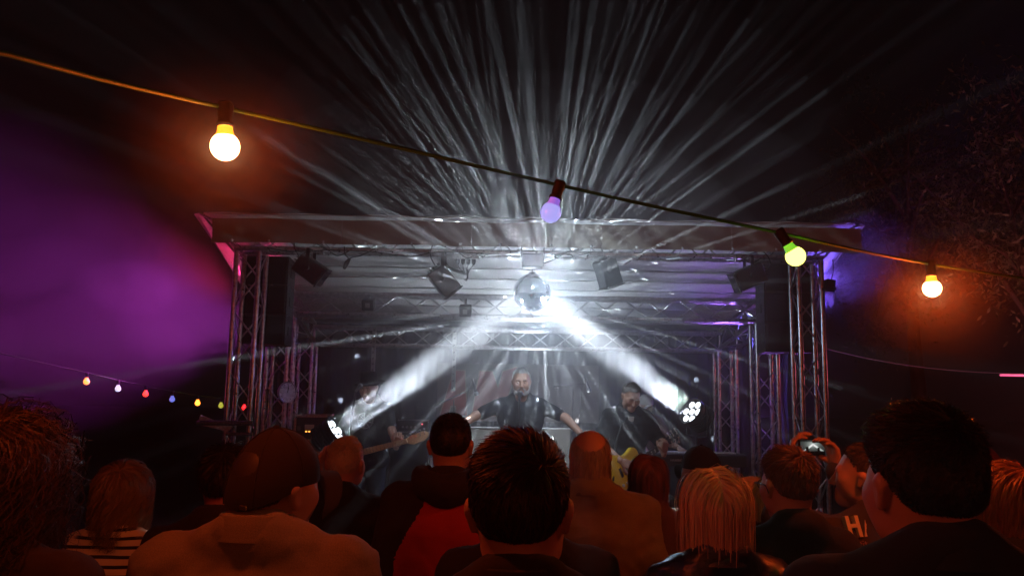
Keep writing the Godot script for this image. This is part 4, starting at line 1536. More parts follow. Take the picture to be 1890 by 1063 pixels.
func lights_on_stage() -> void:
	mirror_ball()
	beam_projector("white beam projector on a stand in front of the bassist", LAMPS[0], 820.0)
	beam_projector("white beam projector on a stand behind the guitarist", LAMPS[1], 1080.0)
	floodlight("black floodlight tilted right beside the left hung speakers", Vector3(-1.87, 2.955, -7.05), -0.62, 0.0, Vector3(-1.78, 3.15, -7.15))
	floodlight("black floodlight tilted steeply beside the power strip", Vector3(-0.64, 2.875, -7.08), -0.85, 0.2, Vector3(-0.56, 3.15, -7.15))
	floodlight("black floodlight tilted left beside the right hung speakers", Vector3(2.19, 2.955, -7.05), PI + 0.42, 0.0, Vector3(2.10, 3.15, -7.15))
	floodlight("pale floodlight hanging to the right of the mirror ball", Vector3(0.93, 3.03, -7.42), -1.2, 0.3, Vector3(0.93, 3.16, -7.40))
	front_light()
	par_can("par can throwing magenta light under the left roof flap", Vector3(-2.62, 2.5, -8.95), Vector3(-2.95, 3.3, -7.5), Color(1.0, 0.22, 0.45), 30.0, 26.0, 1.2, false)
	par_can("par can throwing purple light out of the left side of the stage", Vector3(-2.72, 2.45, -8.8), Vector3(-6.0, 2.75, -6.6), Color(0.66, 0.20, 0.68), 40.0, 42.0, 1.2, false)
	par_can("par can throwing violet light on the smoke beside the right front tower", Vector3(3.02, 2.5, -8.45), Vector3(3.32, 3.1, -7.6), Color(0.48, 0.36, 1.0), 12.0, 24.0, 1.2, false)
	par_can("par can on the stage floor washing the roof white", Vector3(0.3, 0.62, -9.4), Vector3(0.1, 3.2, -8.1), Color(0.90, 0.95, 1.0), 9.0, 50.0, 2.0, true)
	par_can("par can on the grass lighting the trees", Vector3(6.3, 0.25, -9.6), Vector3(7.9, 5.0, -11.6), Color(1.0, 0.55, 0.55), 9.0, 32.0, 5.0, true)
	par_can("par can throwing violet light up the right middle tower", Vector3(3.0, 0.66, -9.15), Vector3(2.85, 3.0, -8.0), Color(0.66, 0.42, 1.0), 6.0, 34.0, 1.5, true)
	par_can("par can throwing blue light across the right rear of the stage", Vector3(3.15, 2.5, -9.3), Vector3(1.0, 2.3, -8.6), Color(0.42, 0.38, 1.0), 2.2, 48.0, 1.2, false)

# the lamp that lights the band from the front: on a mast behind the crowd
func front_light() -> void:
	var at := Vector3(0.3, 7.0, 4.0)
	var o := thing("follow_spot", "white spotlight on a tall mast behind the crowd", "stage light", at)
	var z := (at - Vector3(0.15, 1.75, -7.2)).normalized()
	var x := Vector3.UP.cross(z).normalized()
	var b := Basis(x, z.cross(x), z)
	var lay := Transform3D(b * Basis(Vector3.RIGHT, -PI / 2), Vector3.ZERO)
	var can := MB.new()
	can.lathe(lay, [Vector2(0.001, -0.5), Vector2(0.14, -0.49), Vector2(0.15, -0.02), Vector2(0.16, 0.0), Vector2(0.14, 0.0), Vector2(0.13, -0.03)], 24)
	part("barrel", can, M.blackmetal, o)
	var lens := MB.new()
	lens.lathe(lay, [Vector2(0.001, -0.01), Vector2(0.13, -0.03)], 24)
	part("lens_light", lens, glow(12.0, 12.0, 11.0), o)
	bar("mast", Vector3(0, -7.0, 0.2), Vector3(0, -0.1, 0.2), 0.05, M.steel, o)
	var l := SpotLight3D.new()
	l.spot_angle = 6.0
	l.spot_angle_attenuation = 0.8
	lit(l, o, 50.0, Color(0.93, 0.96, 1.0), 0.12)
	l.transform = Transform3D(b, z * -0.02)

func props() -> void:
	for k in 3:
		var y: float = 3.105 - 0.29 * (k + 0.5)
		speaker_box("%s black speaker box hung at the left front tower" % ["topmost", "middle", "lowest"][k], Vector3(-2.42, y + 0.04, -7.66), 0.46, 0.29, 0.05, "speaker boxes hung at the left tower")
		speaker_box("%s black speaker box hung at the right front tower" % ["topmost", "middle", "lowest"][k], Vector3(2.70, y + 0.052, -7.66), 0.48, 0.294, 0.05, "speaker boxes hung at the right tower")
	# flight cases on the left
	var y0 := 1.583
	var hs := [0.245, 0.12, 0.125, 0.13]
	var names := ["flight case with an amber meter, topmost of the stack", "flight case second from the top of the stack", "flight case third from the top of the stack", "flight case fourth from the top of the stack"]
	for k in 4:
		flight_case("black " + names[k], Vector3(-2.02 - (0.02 if k == 0 else 0.045), y0 - hs[k] / 2, -8.15), Vector3(0.33 if k == 0 else 0.29, hs[k] - 0.008, 0.4), 0.12, k == 0)
		y0 -= hs[k] + 0.006
	flight_case("tall black flight case at the bottom of the stack", Vector3(-2.02, (y0 + 0.3) / 2, -8.15), Vector3(0.5, y0 - 0.3, 0.45), 0.12, false)
	# clock on the middle tower
	var ck := thing("wall_clock", "round white clock tied to the left middle tower", "clock", Vector3(-2.385, 1.815, -8.30), 0.9)
	var rim := MB.new()
	var lay := Transform3D(Basis(Vector3.RIGHT, PI / 2), Vector3.ZERO)
	rim.lathe(lay, [Vector2(0.098, -0.015), Vector2(0.113, -0.012), Vector2(0.115, 0.012), Vector2(0.108, 0.017), Vector2(0.100, 0.012)], 32)
	part("rim", rim, M.steel, ck)
	var face := MB.new()
	face.lathe(lay, [Vector2(0.101, 0.006), Vector2(0.001, 0.006)], 32)
	part("face", face, M.white, ck)
	for k in 12:
		var a := TAU * k / 12
		var tk := MB.new()
		tk.box(Transform3D(Basis(Vector3.BACK, -a), Vector3(sin(a) * 0.084, cos(a) * 0.084, 0.0075)), Vector3(0.004, 0.016, 0.002))
		part("hour_mark", tk, M.rubber, ck)
	for hnd in [[0.055, 0.25, 0.006], [0.080, 0.10, 0.004]]:
		var hm := MB.new()
		hm.box(Transform3D(Basis(Vector3.BACK, -hnd[1]), Vector3(sin(hnd[1]), cos(hnd[1]), 0) * hnd[0] * 0.45 + Vector3(0, 0, 0.009)), Vector3(hnd[2], hnd[0], 0.002))
		part("clock_hand", hm, M.rubber, ck)
	# bass amplifier and cabinet
	var cb := thing("speaker_cabinet", "tall dark bass cabinet standing behind the bassist", "speaker", Vector3(-1.06, 0.3, -8.75))
	var c1 := MB.new()
	c1.box(Transform3D(Basis(), Vector3(0, 0.53, 0)), Vector3(0.5, 1.06, 0.4), 0.012)
	part("cabinet", c1, worn(0.05, 0.055, 0.06, 0.7, 0.0, 5.0), cb)
	var c2 := MB.new()
	c2.box(Transform3D(Basis(), Vector3(-0.03, 0.53, 0.204)), Vector3(0.40, 0.98, 0.012), 0.003)
	part("grille", c2, M.grille, cb)
	for k in 3:
		var c3 := MB.new()
		c3.box(Transform3D(Basis(), Vector3(0.215, 0.30 + 0.24 * k, 0.206)), Vector3(0.028, 0.10, 0.012), 0.003)
		part("corner_plate", c3, M.steel, cb)
	for k in 2:
		var am := thing("amplifier", ["small amplifier head with a red lamp on the bass cabinet", "flat rack amplifier under the small amplifier head"][k], "amplifier", Vector3(-1.06, [1.468, 1.373][k], -8.70), 0.0, "amplifiers on the bass cabinet")
		var a1 := MB.new()
		a1.box(Transform3D(), Vector3(0.33, [0.125, 0.05][k], 0.28), 0.006)
		part("case", a1, M.blackmetal, am)
		for s in [-1.0, 1.0]:
			bar("rail", Vector3(-0.16, s * [0.058, 0.022][k], 0.143), Vector3(0.16, s * [0.058, 0.022][k], 0.143), 0.006, M.chrome, am)
			var kk := MB.new()
			kk.ball(Vector3(s * 0.16, [0.058, 0.022][k], 0.143), Vector3.ONE * 0.014, 8)
			part("corner", kk, M.chrome, am)
		for j in 4:
			var kb := MB.new()
			kb.tube([Vector3(-0.11 + 0.045 * j, -0.01, 0.14), Vector3(-0.11 + 0.045 * j, -0.01, 0.158)], 0.012 if k == 0 else 0.006, 10)
			part("knob", kb, M.steel, am)
		if k == 0:
			var rl := MB.new()
			rl.ball(Vector3(0.10, 0.022, 0.142), Vector3.ONE * 0.008, 8)
			part("pilot_light", rl, glow(2.5, 0.2, 0.25), am)
	# white screen behind the singer
	var ws := thing("white_screen", "low white cloth screen standing behind the singer", "screen", Vector3(0.10, 0.3, -8.35))
	var wr := []
	for j in range(6):
		var row := []
		for i in range(61):
			var x := -0.55 + 1.1 * i / 60.0
			row.append(Vector3(x, 1.17 * j / 5.0, 0.02 * sin(x * 19.0 + sin(x * 7.0) * 2.0)))
		wr.append(row)
	var wm := MB.new()
	wm.sheet(wr)
	part("cloth", wm, cloth(0.62, 0.60, 0.52, 9.0), ws)
	bar("top_rail", Vector3(-0.56, 1.175, 0), Vector3(0.56, 1.175, 0), 0.012, M.alu, ws)
	for s in [-1.0, 1.0]:
		bar("post", Vector3(0.56 * s, 0, 0), Vector3(0.56 * s, 1.19, 0), 0.014, M.alu, ws)
	# microphones
	mic_stand("straight microphone stand in front of the singer", Vector3(0.09, 0.3, -7.18), Vector3(0.09, 1.79, -7.19), Vector3(0.09, 1.826, -7.21), false)
	mic_stand("microphone stand in front of the bassist", Vector3(-1.56, 0.3, -7.30), Vector3(-1.45, 1.82, -7.30), Vector3(-1.432, 1.87, -7.30), false)
	mic_stand("boom microphone stand at the left of the red letters", Vector3(-0.63, 0.3, -8.7), Vector3(-0.63, 1.83, -8.7), Vector3(-0.40, 1.90, -8.7), true)
	mic_stand("boom microphone stand to the right of the singer's head", Vector3(0.70, 0.3, -8.7), Vector3(0.70, 1.98, -8.7), Vector3(0.86, 1.96, -8.7), true)
	# keyboard
	var kb2 := thing("keyboard", "black stage keyboard with pale lettering on its rear panel", "keyboard", Vector3(1.72, 1.235, -7.72))
	var k1 := MB.new()
	k1.box(Transform3D(), Vector3(1.15, 0.115, 0.34), 0.01)
	part("case", k1, M.black, kb2)
	for k in 30:
		var ky := MB.new()
		ky.box(Transform3D(Basis(), Vector3(-0.50 + 0.0345 * k, 0.062, -0.07)), Vector3(0.032, 0.012, 0.15), 0.002)
		part("key", ky, M.white, kb2)
	for tx in [["XB-2", 0.046, Vector3(0.055, -0.012, 0.172), 34], ["HAMMOND", 0.02, Vector3(-0.085, 0.004, 0.172), 15]]:
		var tm := TextMesh.new()
		tm.text = tx[0]
		tm.font_size = 48
		tm.pixel_size = tx[3] * 0.001 / 24.0
		tm.depth = 0.002
		part("lettering", tm, mat(0.5, 0.5, 0.52, 0.5), kb2).position = tx[2]
	for s in [-1.0, 1.0]:
		bar("stand_leg", Vector3(0.4 * s, -0.06, 0.1), Vector3(-0.4 * s, -0.93, 0.12), 0.016, M.blackmetal, kb2)
		bar("stand_leg", Vector3(0.4 * s, -0.06, -0.1), Vector3(-0.4 * s, -0.93, -0.12), 0.016, M.blackmetal, kb2)
	# pixel tubes on the rear beam
	for k in 2:
		var pt := thing("pixel_tube", ["unlit pixel tube hanging left on the rear beam", "unlit pixel tube hanging beside the red letters"][k], "light tube", Vector3([-1.72, -0.71][k], 2.63, -9.66), 0.0, "unlit pixel tubes on the rear beam")
		var len_: float = [0.64, 0.78][k]
		var p1 := MB.new()
		p1.box(Transform3D(Basis(), Vector3(0, -len_ / 2, 0)), Vector3(0.05, len_, 0.03), 0.006)
		part("profile", p1, mat(0.28, 0.28, 0.27, 0.5), pt)
		for j in 9:
			var dt := MB.new()
			dt.ball(Vector3(0, -0.04 - (len_ - 0.08) * j / 8.0, 0.017), Vector3(0.015, 0.015, 0.004), 10)
			part("pixel", dt, mat(0.08, 0.08, 0.08, 0.3), pt)
	# small spotlights on the middle beam
	for k in 2:
		var sp := thing("small_spotlight", ["small square spotlight on the middle beam at the left", "small spotlight clamped under the middle beam near the steep floodlight"][k], "stage light", Vector3([-1.55, -0.50][k], [2.77, 2.72][k], -8.28), 0.0, "small spotlights on the middle beam")
		var s1 := MB.new()
		s1.box(Transform3D(Basis(Vector3.RIGHT, 0.3), Vector3.ZERO), Vector3(0.13, 0.12, 0.12), 0.01)
		part("housing", s1, M.blackmetal, sp)
		var s2 := MB.new()
		s2.box(Transform3D(Basis(Vector3.RIGHT, 0.3), Vector3.ZERO) * Transform3D(Basis(), Vector3(0, 0, 0.062)), Vector3(0.05, 0.05, 0.006), 0.002)
		part("lens", s2, mat(0.4, 0.4, 0.38, 0.2), sp)
		bar("clamp", Vector3(0, 0.05, 0), Vector3(0, 0.13, -0.08), 0.012, M.steel, sp)
	# power strip, mirror ball motor, hanging plug, cable bundle
	var ps := thing("power_strip", "white power strip with black plugs under the front beam", "power strip", Vector3(-0.44, 3.115, -7.15))
	var p2 := MB.new()
	p2.box(Transform3D(), Vector3(0.25, 0.045, 0.06), 0.006)
	part("strip", p2, M.white, ps)
	for k in 4:
		var pl := MB.new()
		pl.tube([Vector3(-0.075 + 0.05 * k, -0.02, 0), Vector3(-0.075 + 0.05 * k, -0.055, 0), Vector3(-0.075 + 0.05 * k, -0.075, 0)], [0.019, 0.019, 0.009], 12)
		part("plug", pl, M.rubber, ps)
		cable(ps, [Vector3(-0.075 + 0.05 * k, -0.07, 0), Vector3(-0.05 + 0.03 * k, -0.12, 0.01), Vector3(-0.02 + 0.01 * k, -0.14 - 0.01 * k, 0.02), Vector3(-0.15 - 0.02 * k, -0.10, 0.02), Vector3(-0.20, -0.02, 0.0)], 0.004)
	var hk := MB.new()
	hk.tube([Vector3(0.02, -0.12, 0.01), Vector3(0.02, -0.20, 0.01), Vector3(0.01, -0.225, 0.01), Vector3(-0.005, -0.215, 0.01)], 0.008, 8)
	part("hanging_plug", hk, M.rubber, ps)
	var mo := thing("ball_motor", "dark motor box on a bracket above the mirror ball", "motor", BALL)
	var m1 := MB.new()
	m1.box(Transform3D(Basis(), Vector3(0, 0.285, 0)), Vector3(0.19, 0.12, 0.16), 0.008)
	part("box", m1, worn(0.10, 0.10, 0.11, 0.4, 0.3, 5.0), mo)
	for s in [-1.0, 1.0]:
		bar("bracket_leg", Vector3(0.095 * s, 0.24, 0), Vector3(0.105 * s, 0.42, 0), 0.008, M.steel, mo)
	cable(mo, [Vector3(0.09, 0.26, 0.04), Vector3(0.2, 0.30, 0.05), Vector3(0.3, 0.36, 0.05), Vector3(0.42, 0.40, 0.02)])
	var hp := thing("hanging_connector", "loose cable connector hanging from a black lead", "connector", Vector3(-1.54, 3.02, -7.05))
	var h1 := MB.new()
	h1.tube([Vector3(0.03, 0.045, 0), Vector3(0, 0, 0), Vector3(-0.02, -0.055, 0)], [0.012, 0.022, 0.012], 10)
	part("connector", h1, M.rubber, hp)
	cable(hp, [Vector3(0.03, 0.045, 0), Vector3(0.06, 0.06, 0), Vector3(0.13, 0.075, 0), Vector3(0.26, 0.15, -0.02)], 0.005)
	cable(hp, [Vector3(0.02, 0.045, 0), Vector3(-0.02, 0.09, 0), Vector3(-0.03, 0.16, -0.02)], 0.005)
	var cu := thing("cable_bundle", "coiled black cable bundle tied under the front beam", "cable", Vector3(0.48, 3.13, -7.12))
	var coil := []
	for k in range(60):
		var a := TAU * k / 14.0
		coil.append(Vector3(cos(a) * 0.085, sin(a) * 0.022 + 0.004 * sin(k * 0.7), 0.02 * sin(a * 0.37)))
	var cm := MB.new()
	cm.tube(coil, 0.006, 6)
	part("coil", cm, M.rubber, cu)
	cable(cu, [Vector3(0.08, 0, 0), Vector3(0.17, 0.02, 0), Vector3(0.28, 0.05, 0)])
	var fc := thing("truss_cable", "black cable looped along the front beam", "cable", Vector3.ZERO)
	cable(fc, [Vector3(-2.3, 3.16, -7.10), Vector3(-2.0, 3.12, -7.09), Vector3(-1.75, 3.15, -7.1), Vector3(-1.3, 3.14, -7.1), Vector3(-0.95, 3.10, -7.1), Vector3(-0.7, 3.15, -7.1), Vector3(-0.1, 3.14, -7.1), Vector3(0.05, 3.16, -7.1)], 0.005)
	# right side tarp
	var bt := MB.new()
	var tr := []
	for j in range(13):
		var row := []
		for i in range(9):
			row.append(Vector3(3.06 + 0.14 * i / 8.0 + 0.01 * sin(j * 1.3), 0.32 + 2.2 * j / 12.0, -8.95 + 0.03 * sin(i * 1.2 + j * 0.4)))
		tr.append(row)
	bt.sheet(tr)
	tag(part("blue_tarp", bt, M.bluetarp, self), "narrow blue tarp hanging behind the right middle tower", "tarp")
	# outrigger on the left tower
	var og := thing("outrigger", "grey metal outrigger arm clamped across the left front tower", "outrigger", Vector3(-2.57, 1.545, -7.12))
	bar("arm", Vector3(-0.26, -0.005, 0.05), Vector3(0.24, 0.0, 0.05), 0.023, M.steel, og)
	bar("lower_arm", Vector3(0.0, -0.10, 0.03), Vector3(0.24, -0.10, 0.03), 0.016, M.steel, og)
	var pd := MB.new()
	pd.plate(Transform3D(Basis(), Vector3(-0.24, 0.01, 0.04)), PackedVector2Array([Vector2(-0.02, -0.03), Vector2(0.0, 0.06), Vector2(0.10, 0.02), Vector2(0.30, -0.05), Vector2(0.26, -0.09), Vector2(0.08, -0.05)]), -0.006, 0.006)
	part("foot_plate", pd, worn(0.5, 0.5, 0.52, 0.5, 0.0, 4.0), og)
	# small black box and drop cable on the right tower
	var jb := thing("junction_box", "small black junction box strapped to the right front tower", "box", Vector3(2.985, 2.90, -7.16))
	var j1 := MB.new()
	j1.box(Transform3D(Basis(Vector3.BACK, -0.12), Vector3.ZERO), Vector3(0.085, 0.12, 0.08), 0.008)
	part("case", j1, M.black, jb)
	var j2 := MB.new()
	j2.box(Transform3D(Basis(), Vector3(-0.01, -0.03, 0)), Vector3(0.11, 0.03, 0.1), 0.004)
	part("strap", j2, M.rubber, jb)
	cable(jb, [Vector3(0.02, 0.06, 0), Vector3(0.04, 0.15, 0), Vector3(0.03, 0.25, 0.02)], 0.005)
	var wl := MB.new()
	var wp := []
	for k in range(21):
		var t := k / 20.0
		wp.append(Vector3(2.95, 2.33, -7.3).lerp(Vector3(4.3, 2.10, -5.4), t) - Vector3(0, 0.22 * t * (1 - t) * 2.0, 0))
	wl.tube(wp, 0.004, 6)
	tag(part("guy_line", wl, mat(0.5, 0.2, 0.3, 0.6), self), "thin pale guy line running right from the front tower", "cable")

func band() -> void:
	var grey := hair_mat(0.30, 0.29, 0.28)
	var brown := hair_mat(0.05, 0.03, 0.02)
	var tee := cloth(0.012, 0.014, 0.020, 30.0)
	var short := {"count": 2600, "top": 0.028, "side": 0.012, "lift": 0.45, "width": 0.0018, "thick": 0.004}
	var s := person({"label": "singer in dark T-shirt with arms spread and grey beard", "group": "the band on stage", "at": Vector3(0.105, 0.3, -7.42), "turn": PI, "h": 1.775, "head_scale": 1.04, "cell": 0.013,
		"right": [Vector3(-0.325, 1.635, -7.30), Vector3(-0.515, 1.495, -7.13)], "left": [Vector3(0.525, 1.63, -7.28), Vector3(0.68, 1.468, -7.09)],
		"right_hand": ["relaxed", Vector3(-0.6, -0.45, 0.5), Vector3(0.2, -0.3, 1.0)], "left_hand": ["relaxed", Vector3(0.6, -0.5, 0.5), Vector3(-0.2, -0.3, 1.0)],
		"skin": M.tanskin, "top": {"m": tee, "name": "t_shirt", "sleeve": 0.36, "loose": 0.006}, "hair": short, "hair_m": grey,
		"extras": [["beard", beard_mesh(0.000), mat(0.22, 0.20, 0.19, 0.8)]]})
	eye_set(s, mat(0.12, 0.10, 0.09, 0.8))
	var br := MB.new()
	var ring := []
	for k in range(17):
		ring.append(Vector3(-0.555, 1.19, -0.315) + Vector3(cos(TAU * k / 16.0) * 0.020, sin(TAU * k / 16.0) * 0.032, sin(TAU * k / 16.0) * 0.012))
	br.tube(ring, 0.005, 6, false)
	part("bracelet", br, M.chrome, s)
	var g := person({"label": "guitarist in dark button shirt looking down at a yellow guitar", "group": "the band on stage", "at": Vector3(1.09, 0.3, -7.22), "turn": PI + 0.1, "h": 1.69, "cell": 0.013, "head": Vector3(-0.42, 0.12, 0.06), "lean": Vector3(0, -0.01, -0.02),
		"right": [Vector3(0.82, 1.43, -7.12), Vector3(0.975, 1.285, -6.86)], "left": [Vector3(1.37, 1.455, -7.20), Vector3(1.395, 1.335, -7.06)],
		"right_hand": ["pinch", Vector3(0.8, -0.35, 0.15), Vector3(0.1, -0.4, -1.0)], "left_hand": ["grip", Vector3(0.1, 0.9, 0.05), Vector3(-0.5, 0.2, -0.85)],
		"skin": M.tanskin, "top": {"m": cloth(0.014, 0.015, 0.019, 26.0), "name": "button_shirt", "sleeve": 0.52, "loose": 0.012, "folds": 0.016, "collar": 0.035}, "hair": {"count": 2600, "top": 0.035, "side": 0.014, "lift": 0.4, "width": 0.0018, "flow": Vector3(0, 0, -0.4)}, "hair_m": brown})
	var us := MB.new()
	us.plate(Transform3D(Basis(Vector3.RIGHT, -0.16), Vector3(0, 1.30, -0.122)), PackedVector2Array([Vector2(-0.028, 0.06), Vector2(0.028, 0.06), Vector2(0.010, -0.06), Vector2(0.0, -0.09), Vector2(-0.010, -0.06)]), -0.01, 0.01)
	part("undershirt", us, cloth(0.6, 0.6, 0.58, 30.0), g)
	for k in 2:
		var pk := MB.new()
		pk.box(Transform3D(Basis(Vector3.RIGHT, -0.12), Vector3(-0.085 + 0.17 * k, 1.27, -0.118)), Vector3(0.085, 0.095, 0.014), 0.005)
		part("breast_pocket", pk, M.darkcloth, g)
	eye_set(g, mat(0.05, 0.035, 0.03, 0.8))
	guitar(false, Vector3(1.597, 1.50, -7.36), Vector3(0.74, 0.37, -0.56), Vector3(0.55, 0.10, 0.85))
	var gs := MB.new()
	gs.tube([Vector3(0.90, 1.12, -6.80), Vector3(0.95, 1.42, -7.0), Vector3(1.02, 1.60, -7.06), Vector3(1.14, 1.70, -7.16), Vector3(1.24, 1.68, -7.30), Vector3(1.27, 1.45, -7.34), Vector3(1.24, 1.28, -7.15), Vector3(1.17, 1.27, -7.0)], 0.012, 6)
	var gsn := part("guitar_strap", gs, M.rubber, self)
	tag(gsn, "dark strap over the guitarist's shoulder", "strap")
	var hat := MB.new()
	hat.lathe(Transform3D(Basis.from_scale(Vector3(1, 1, 1.2)), Vector3(0, 0.06, 0.01)), [Vector2(0.001, 0.105), Vector2(0.05, 0.108), Vector2(0.074, 0.095), Vector2(0.083, 0.02), Vector2(0.086, 0.0), Vector2(0.14, -0.006), Vector2(0.152, 0.004), Vector2(0.150, 0.0), Vector2(0.138, -0.012), Vector2(0.084, -0.008)], 32)
	var b := person({"label": "bassist in a black brimmed hat behind the left light beam", "group": "the band on stage", "at": Vector3(-1.37, 0.3, -7.62), "turn": PI - 0.1, "h": 1.70, "cell": 0.015, "head": Vector3(-0.15, -0.15, 0),
		"left": [Vector3(-1.12, 1.47, -7.46), Vector3(-1.045, 1.345, -7.26)], "right": [Vector3(-1.66, 1.38, -7.60), Vector3(-1.58, 1.22, -7.36)],
		"left_hand": ["grip", Vector3(0.2, 0.55, 0.3), Vector3(-0.2, 0.2, -1.0)], "right_hand": ["pinch", Vector3(0.7, -0.1, 0.4), Vector3(0.0, -0.3, -1.0)],
		"top": {"m": cloth(0.016, 0.016, 0.018, 30.0), "name": "t_shirt", "sleeve": 0.36, "fat": 1.12}, "hair": short, "hair_m": brown, "extras": [["hat", hat, cloth(0.012, 0.012, 0.013, 20.0)]]})
	eye_set(b, mat(0.06, 0.05, 0.04, 0.8))
	var em := MB.new()
	for k in 9:
		var a := TAU * k / 9
		em.tube([Vector3(cos(a) * 0.03, 1.27 + sin(a) * 0.03, -0.150), Vector3(cos(a) * 0.085, 1.27 + sin(a) * 0.085, -0.137)], 0.005, 5)
	var er := []
	for k in range(25):
		er.append(Vector3(cos(TAU * k / 24.0) * 0.075, 1.27 + sin(TAU * k / 24.0) * 0.075, -0.141))
	em.tube(er, 0.005, 5, false)
	part("shirt_print", em, mat(0.20, 0.20, 0.19, 0.8), b)
	guitar(true, Vector3(-0.745, 1.452, -7.20), Vector3(0.965, 0.26, 0.03), Vector3(0.0, 0.15, 1))
	var wc := cloth(0.5, 0.48, 0.46, 25.0)
	person({"label": "keyboard player in a pale cap behind the guitarist", "group": "the band on stage", "at": Vector3(1.44, 0.3, -8.35), "turn": PI, "h": 1.56, "cell": 0.018, "head": Vector3(-0.2, 0.2, 0),
		"left": [Vector3(1.68, 1.35, -8.15), Vector3(1.72, 1.33, -7.92)], "right": [Vector3(1.24, 1.35, -8.15), Vector3(1.35, 1.33, -7.92)],
		"left_hand": ["relaxed", Vector3(0, -0.2, 1), Vector3(0, -1, 0)], "right_hand": ["relaxed", Vector3(0, -0.2, 1), Vector3(0, -1, 0)],
		"top": {"m": cloth(0.10, 0.03, 0.03, 28.0), "name": "t_shirt", "sleeve": 0.36, "fat": 1.05}, "hair": short, "hair_m": brown,
		"extras": [["cap", cap_dome(Vector3(0.088, 0.10, 0.108), 0.0), wc, [["cap_bill", cap_bill(0.055, 0.075), wc]]]]})

func crowd() -> void:
	var G := "crowd watching the stage"
	var dark := hair_mat(0.020, 0.011, 0.007)
	var brown := hair_mat(0.035, 0.018, 0.010)
	var black := hair_mat(0.010, 0.008, 0.007)
	var blonde := hair_mat(0.55, 0.40, 0.22, 0.42)
	var greyh := hair_mat(0.26, 0.22, 0.18)
	var auburn := hair_mat(0.13, 0.045, 0.022)
	var ginger := hair_mat(0.22, 0.085, 0.025)
	var frizz := hair_mat(0.05, 0.028, 0.018)
	var blackcloth := cloth(0.010, 0.009, 0.010, 30.0)
	# nearest row
	person({"label": "person with large frizzy brown hair and dark jacket at the crowd's left end", "group": G, "at": Vector3(-1.10, 0, -1.68), "h": 1.80, "neck": 0.07, "cell": 0.014, "turn": -0.1, "build": 1.05,
		"top": {"m": cloth(0.030, 0.020, 0.018, 30.0), "name": "jacket", "loose": 0.012, "collar": 0.03},
		"hair": {"count": 8000, "long": true, "end": -0.10, "ragged": 0.035, "curl": 0.010, "tight": 2.4, "segs": 16, "bulk": 0.006, "spread": 0.03, "width": 0.0011, "mess": 0.4, "locks": 7.0, "stray": 0.10, "ends": -0.4, "thick": 0.004}, "hair_m": frizz})
	var cm := cloth(0.014, 0.010, 0.008, 24.0)
	var strap := MB.new()
	strap.box(Transform3D(Basis(), Vector3(0.03, -0.014, 0.118)), Vector3(0.022, 0.010, 0.006), 0.002)
	var p := person({"label": "man in dark baseball cap and tan collared shirt", "group": G, "at": Vector3(-0.583, 0, -1.87), "h": 1.775, "neck": 0.045, "cell": 0.013, "build": 1.16, "head": Vector3(0.03, -0.52, -0.03),
		"top": {"m": cloth(0.24, 0.20, 0.135, 30.0), "name": "collared_shirt", "fat": 1.1, "loose": 0.012, "folds": 0.017, "collar": 0.050},
		"hair": {"count": 2600, "top": 0.01, "side": 0.010, "lift": 0.1, "width": 0.0014, "thick": 0.0, "below": -0.12}, "hair_m": hair_mat(0.03, 0.025, 0.022),
		"extras": [["cap", cap_dome(Vector3(0.090, 0.108, 0.113), 0.045), cm, [["cap_bill", cap_bill(0.09, 0.092), cm], ["cap_seam", cap_seams(Vector3(0.090, 0.108, 0.113), 0.045), cm], ["cap_buckle", strap, mat(0.6, 0.5, 0.25, 0.3, 1.0)]]]]})
	person({"label": "man with thick short dark brown hair and dark jacket in front of the singer", "group": G, "at": Vector3(0.018, 0, -1.38), "h": 1.81, "neck": 0.07, "cell": 0.012, "head": Vector3(0.02, -0.10, 0.02), "build": 1.02,
		"top": {"m": cloth(0.020, 0.014, 0.013, 34.0), "name": "jacket", "loose": 0.01, "folds": 0.012, "collar": 0.045},
		"hair": {"count": 11000, "top": 0.040, "side": 0.014, "lift": 0.14, "lift_side": 0.05, "width": 0.0012, "thick": 0.010, "mess": 0.10, "tuft": 0.12, "flow": Vector3(-1.3, 0.3, -0.5), "low": 0.05}, "hair_m": dark})
	person({"label": "tall man with thick swept-up dark hair and black jacket turned to the left", "group": G, "at": Vector3(0.785, 0, -1.46), "h": 1.855, "neck": 0.06, "cell": 0.012, "turn": 0.0, "head": Vector3(-0.02, 0.05, 0.0), "head_scale": 1.03, "build": 1.12,
		"top": {"m": cloth(0.009, 0.008, 0.009, 34.0), "name": "jacket", "loose": 0.014, "collar": 0.03},
		"hair": {"count": 11000, "top": 0.034, "side": 0.010, "lift": 0.28, "lift_side": 0.12, "width": 0.0012, "thick": 0.016, "mess": 0.13, "curl": 0.003, "flow": Vector3(0.0, 0.5, -0.5), "low": 0.02}, "hair_m": hair_mat(0.016, 0.010, 0.007)})
	# second row
	person({"label": "person in plain black top hidden behind the thick-haired man's head", "group": G, "at": Vector3(0.055, 0, -2.2), "h": 1.72, "build": 1.08,
		"top": {"m": cloth(0.012, 0.008, 0.008, 30.0), "name": "t_shirt", "sleeve": 0.45, "loose": 0.01}, "hair": {"count": 2500, "top": 0.03, "side": 0.015, "width": 0.002}, "hair_m": dark})
	person({"label": "woman with long straight blonde bob and black leather jacket", "group": G, "at": Vector3(0.605, 0, -2.3), "h": 1.665, "build": 0.94, "cell": 0.013, "turn": 0.1,
		"top": {"m": M.leather, "name": "leather_jacket", "loose": 0.014, "folds": 0.022, "collar": 0.02},
		"hair": {"count": 9500, "long": true, "end": -0.125, "ragged": 0.008, "bulk": 0.006, "spread": 0.016, "width": 0.0012, "part": -0.1, "ends": 0.25, "thick": 0.004, "mess": 0.04}, "hair_m": blonde})
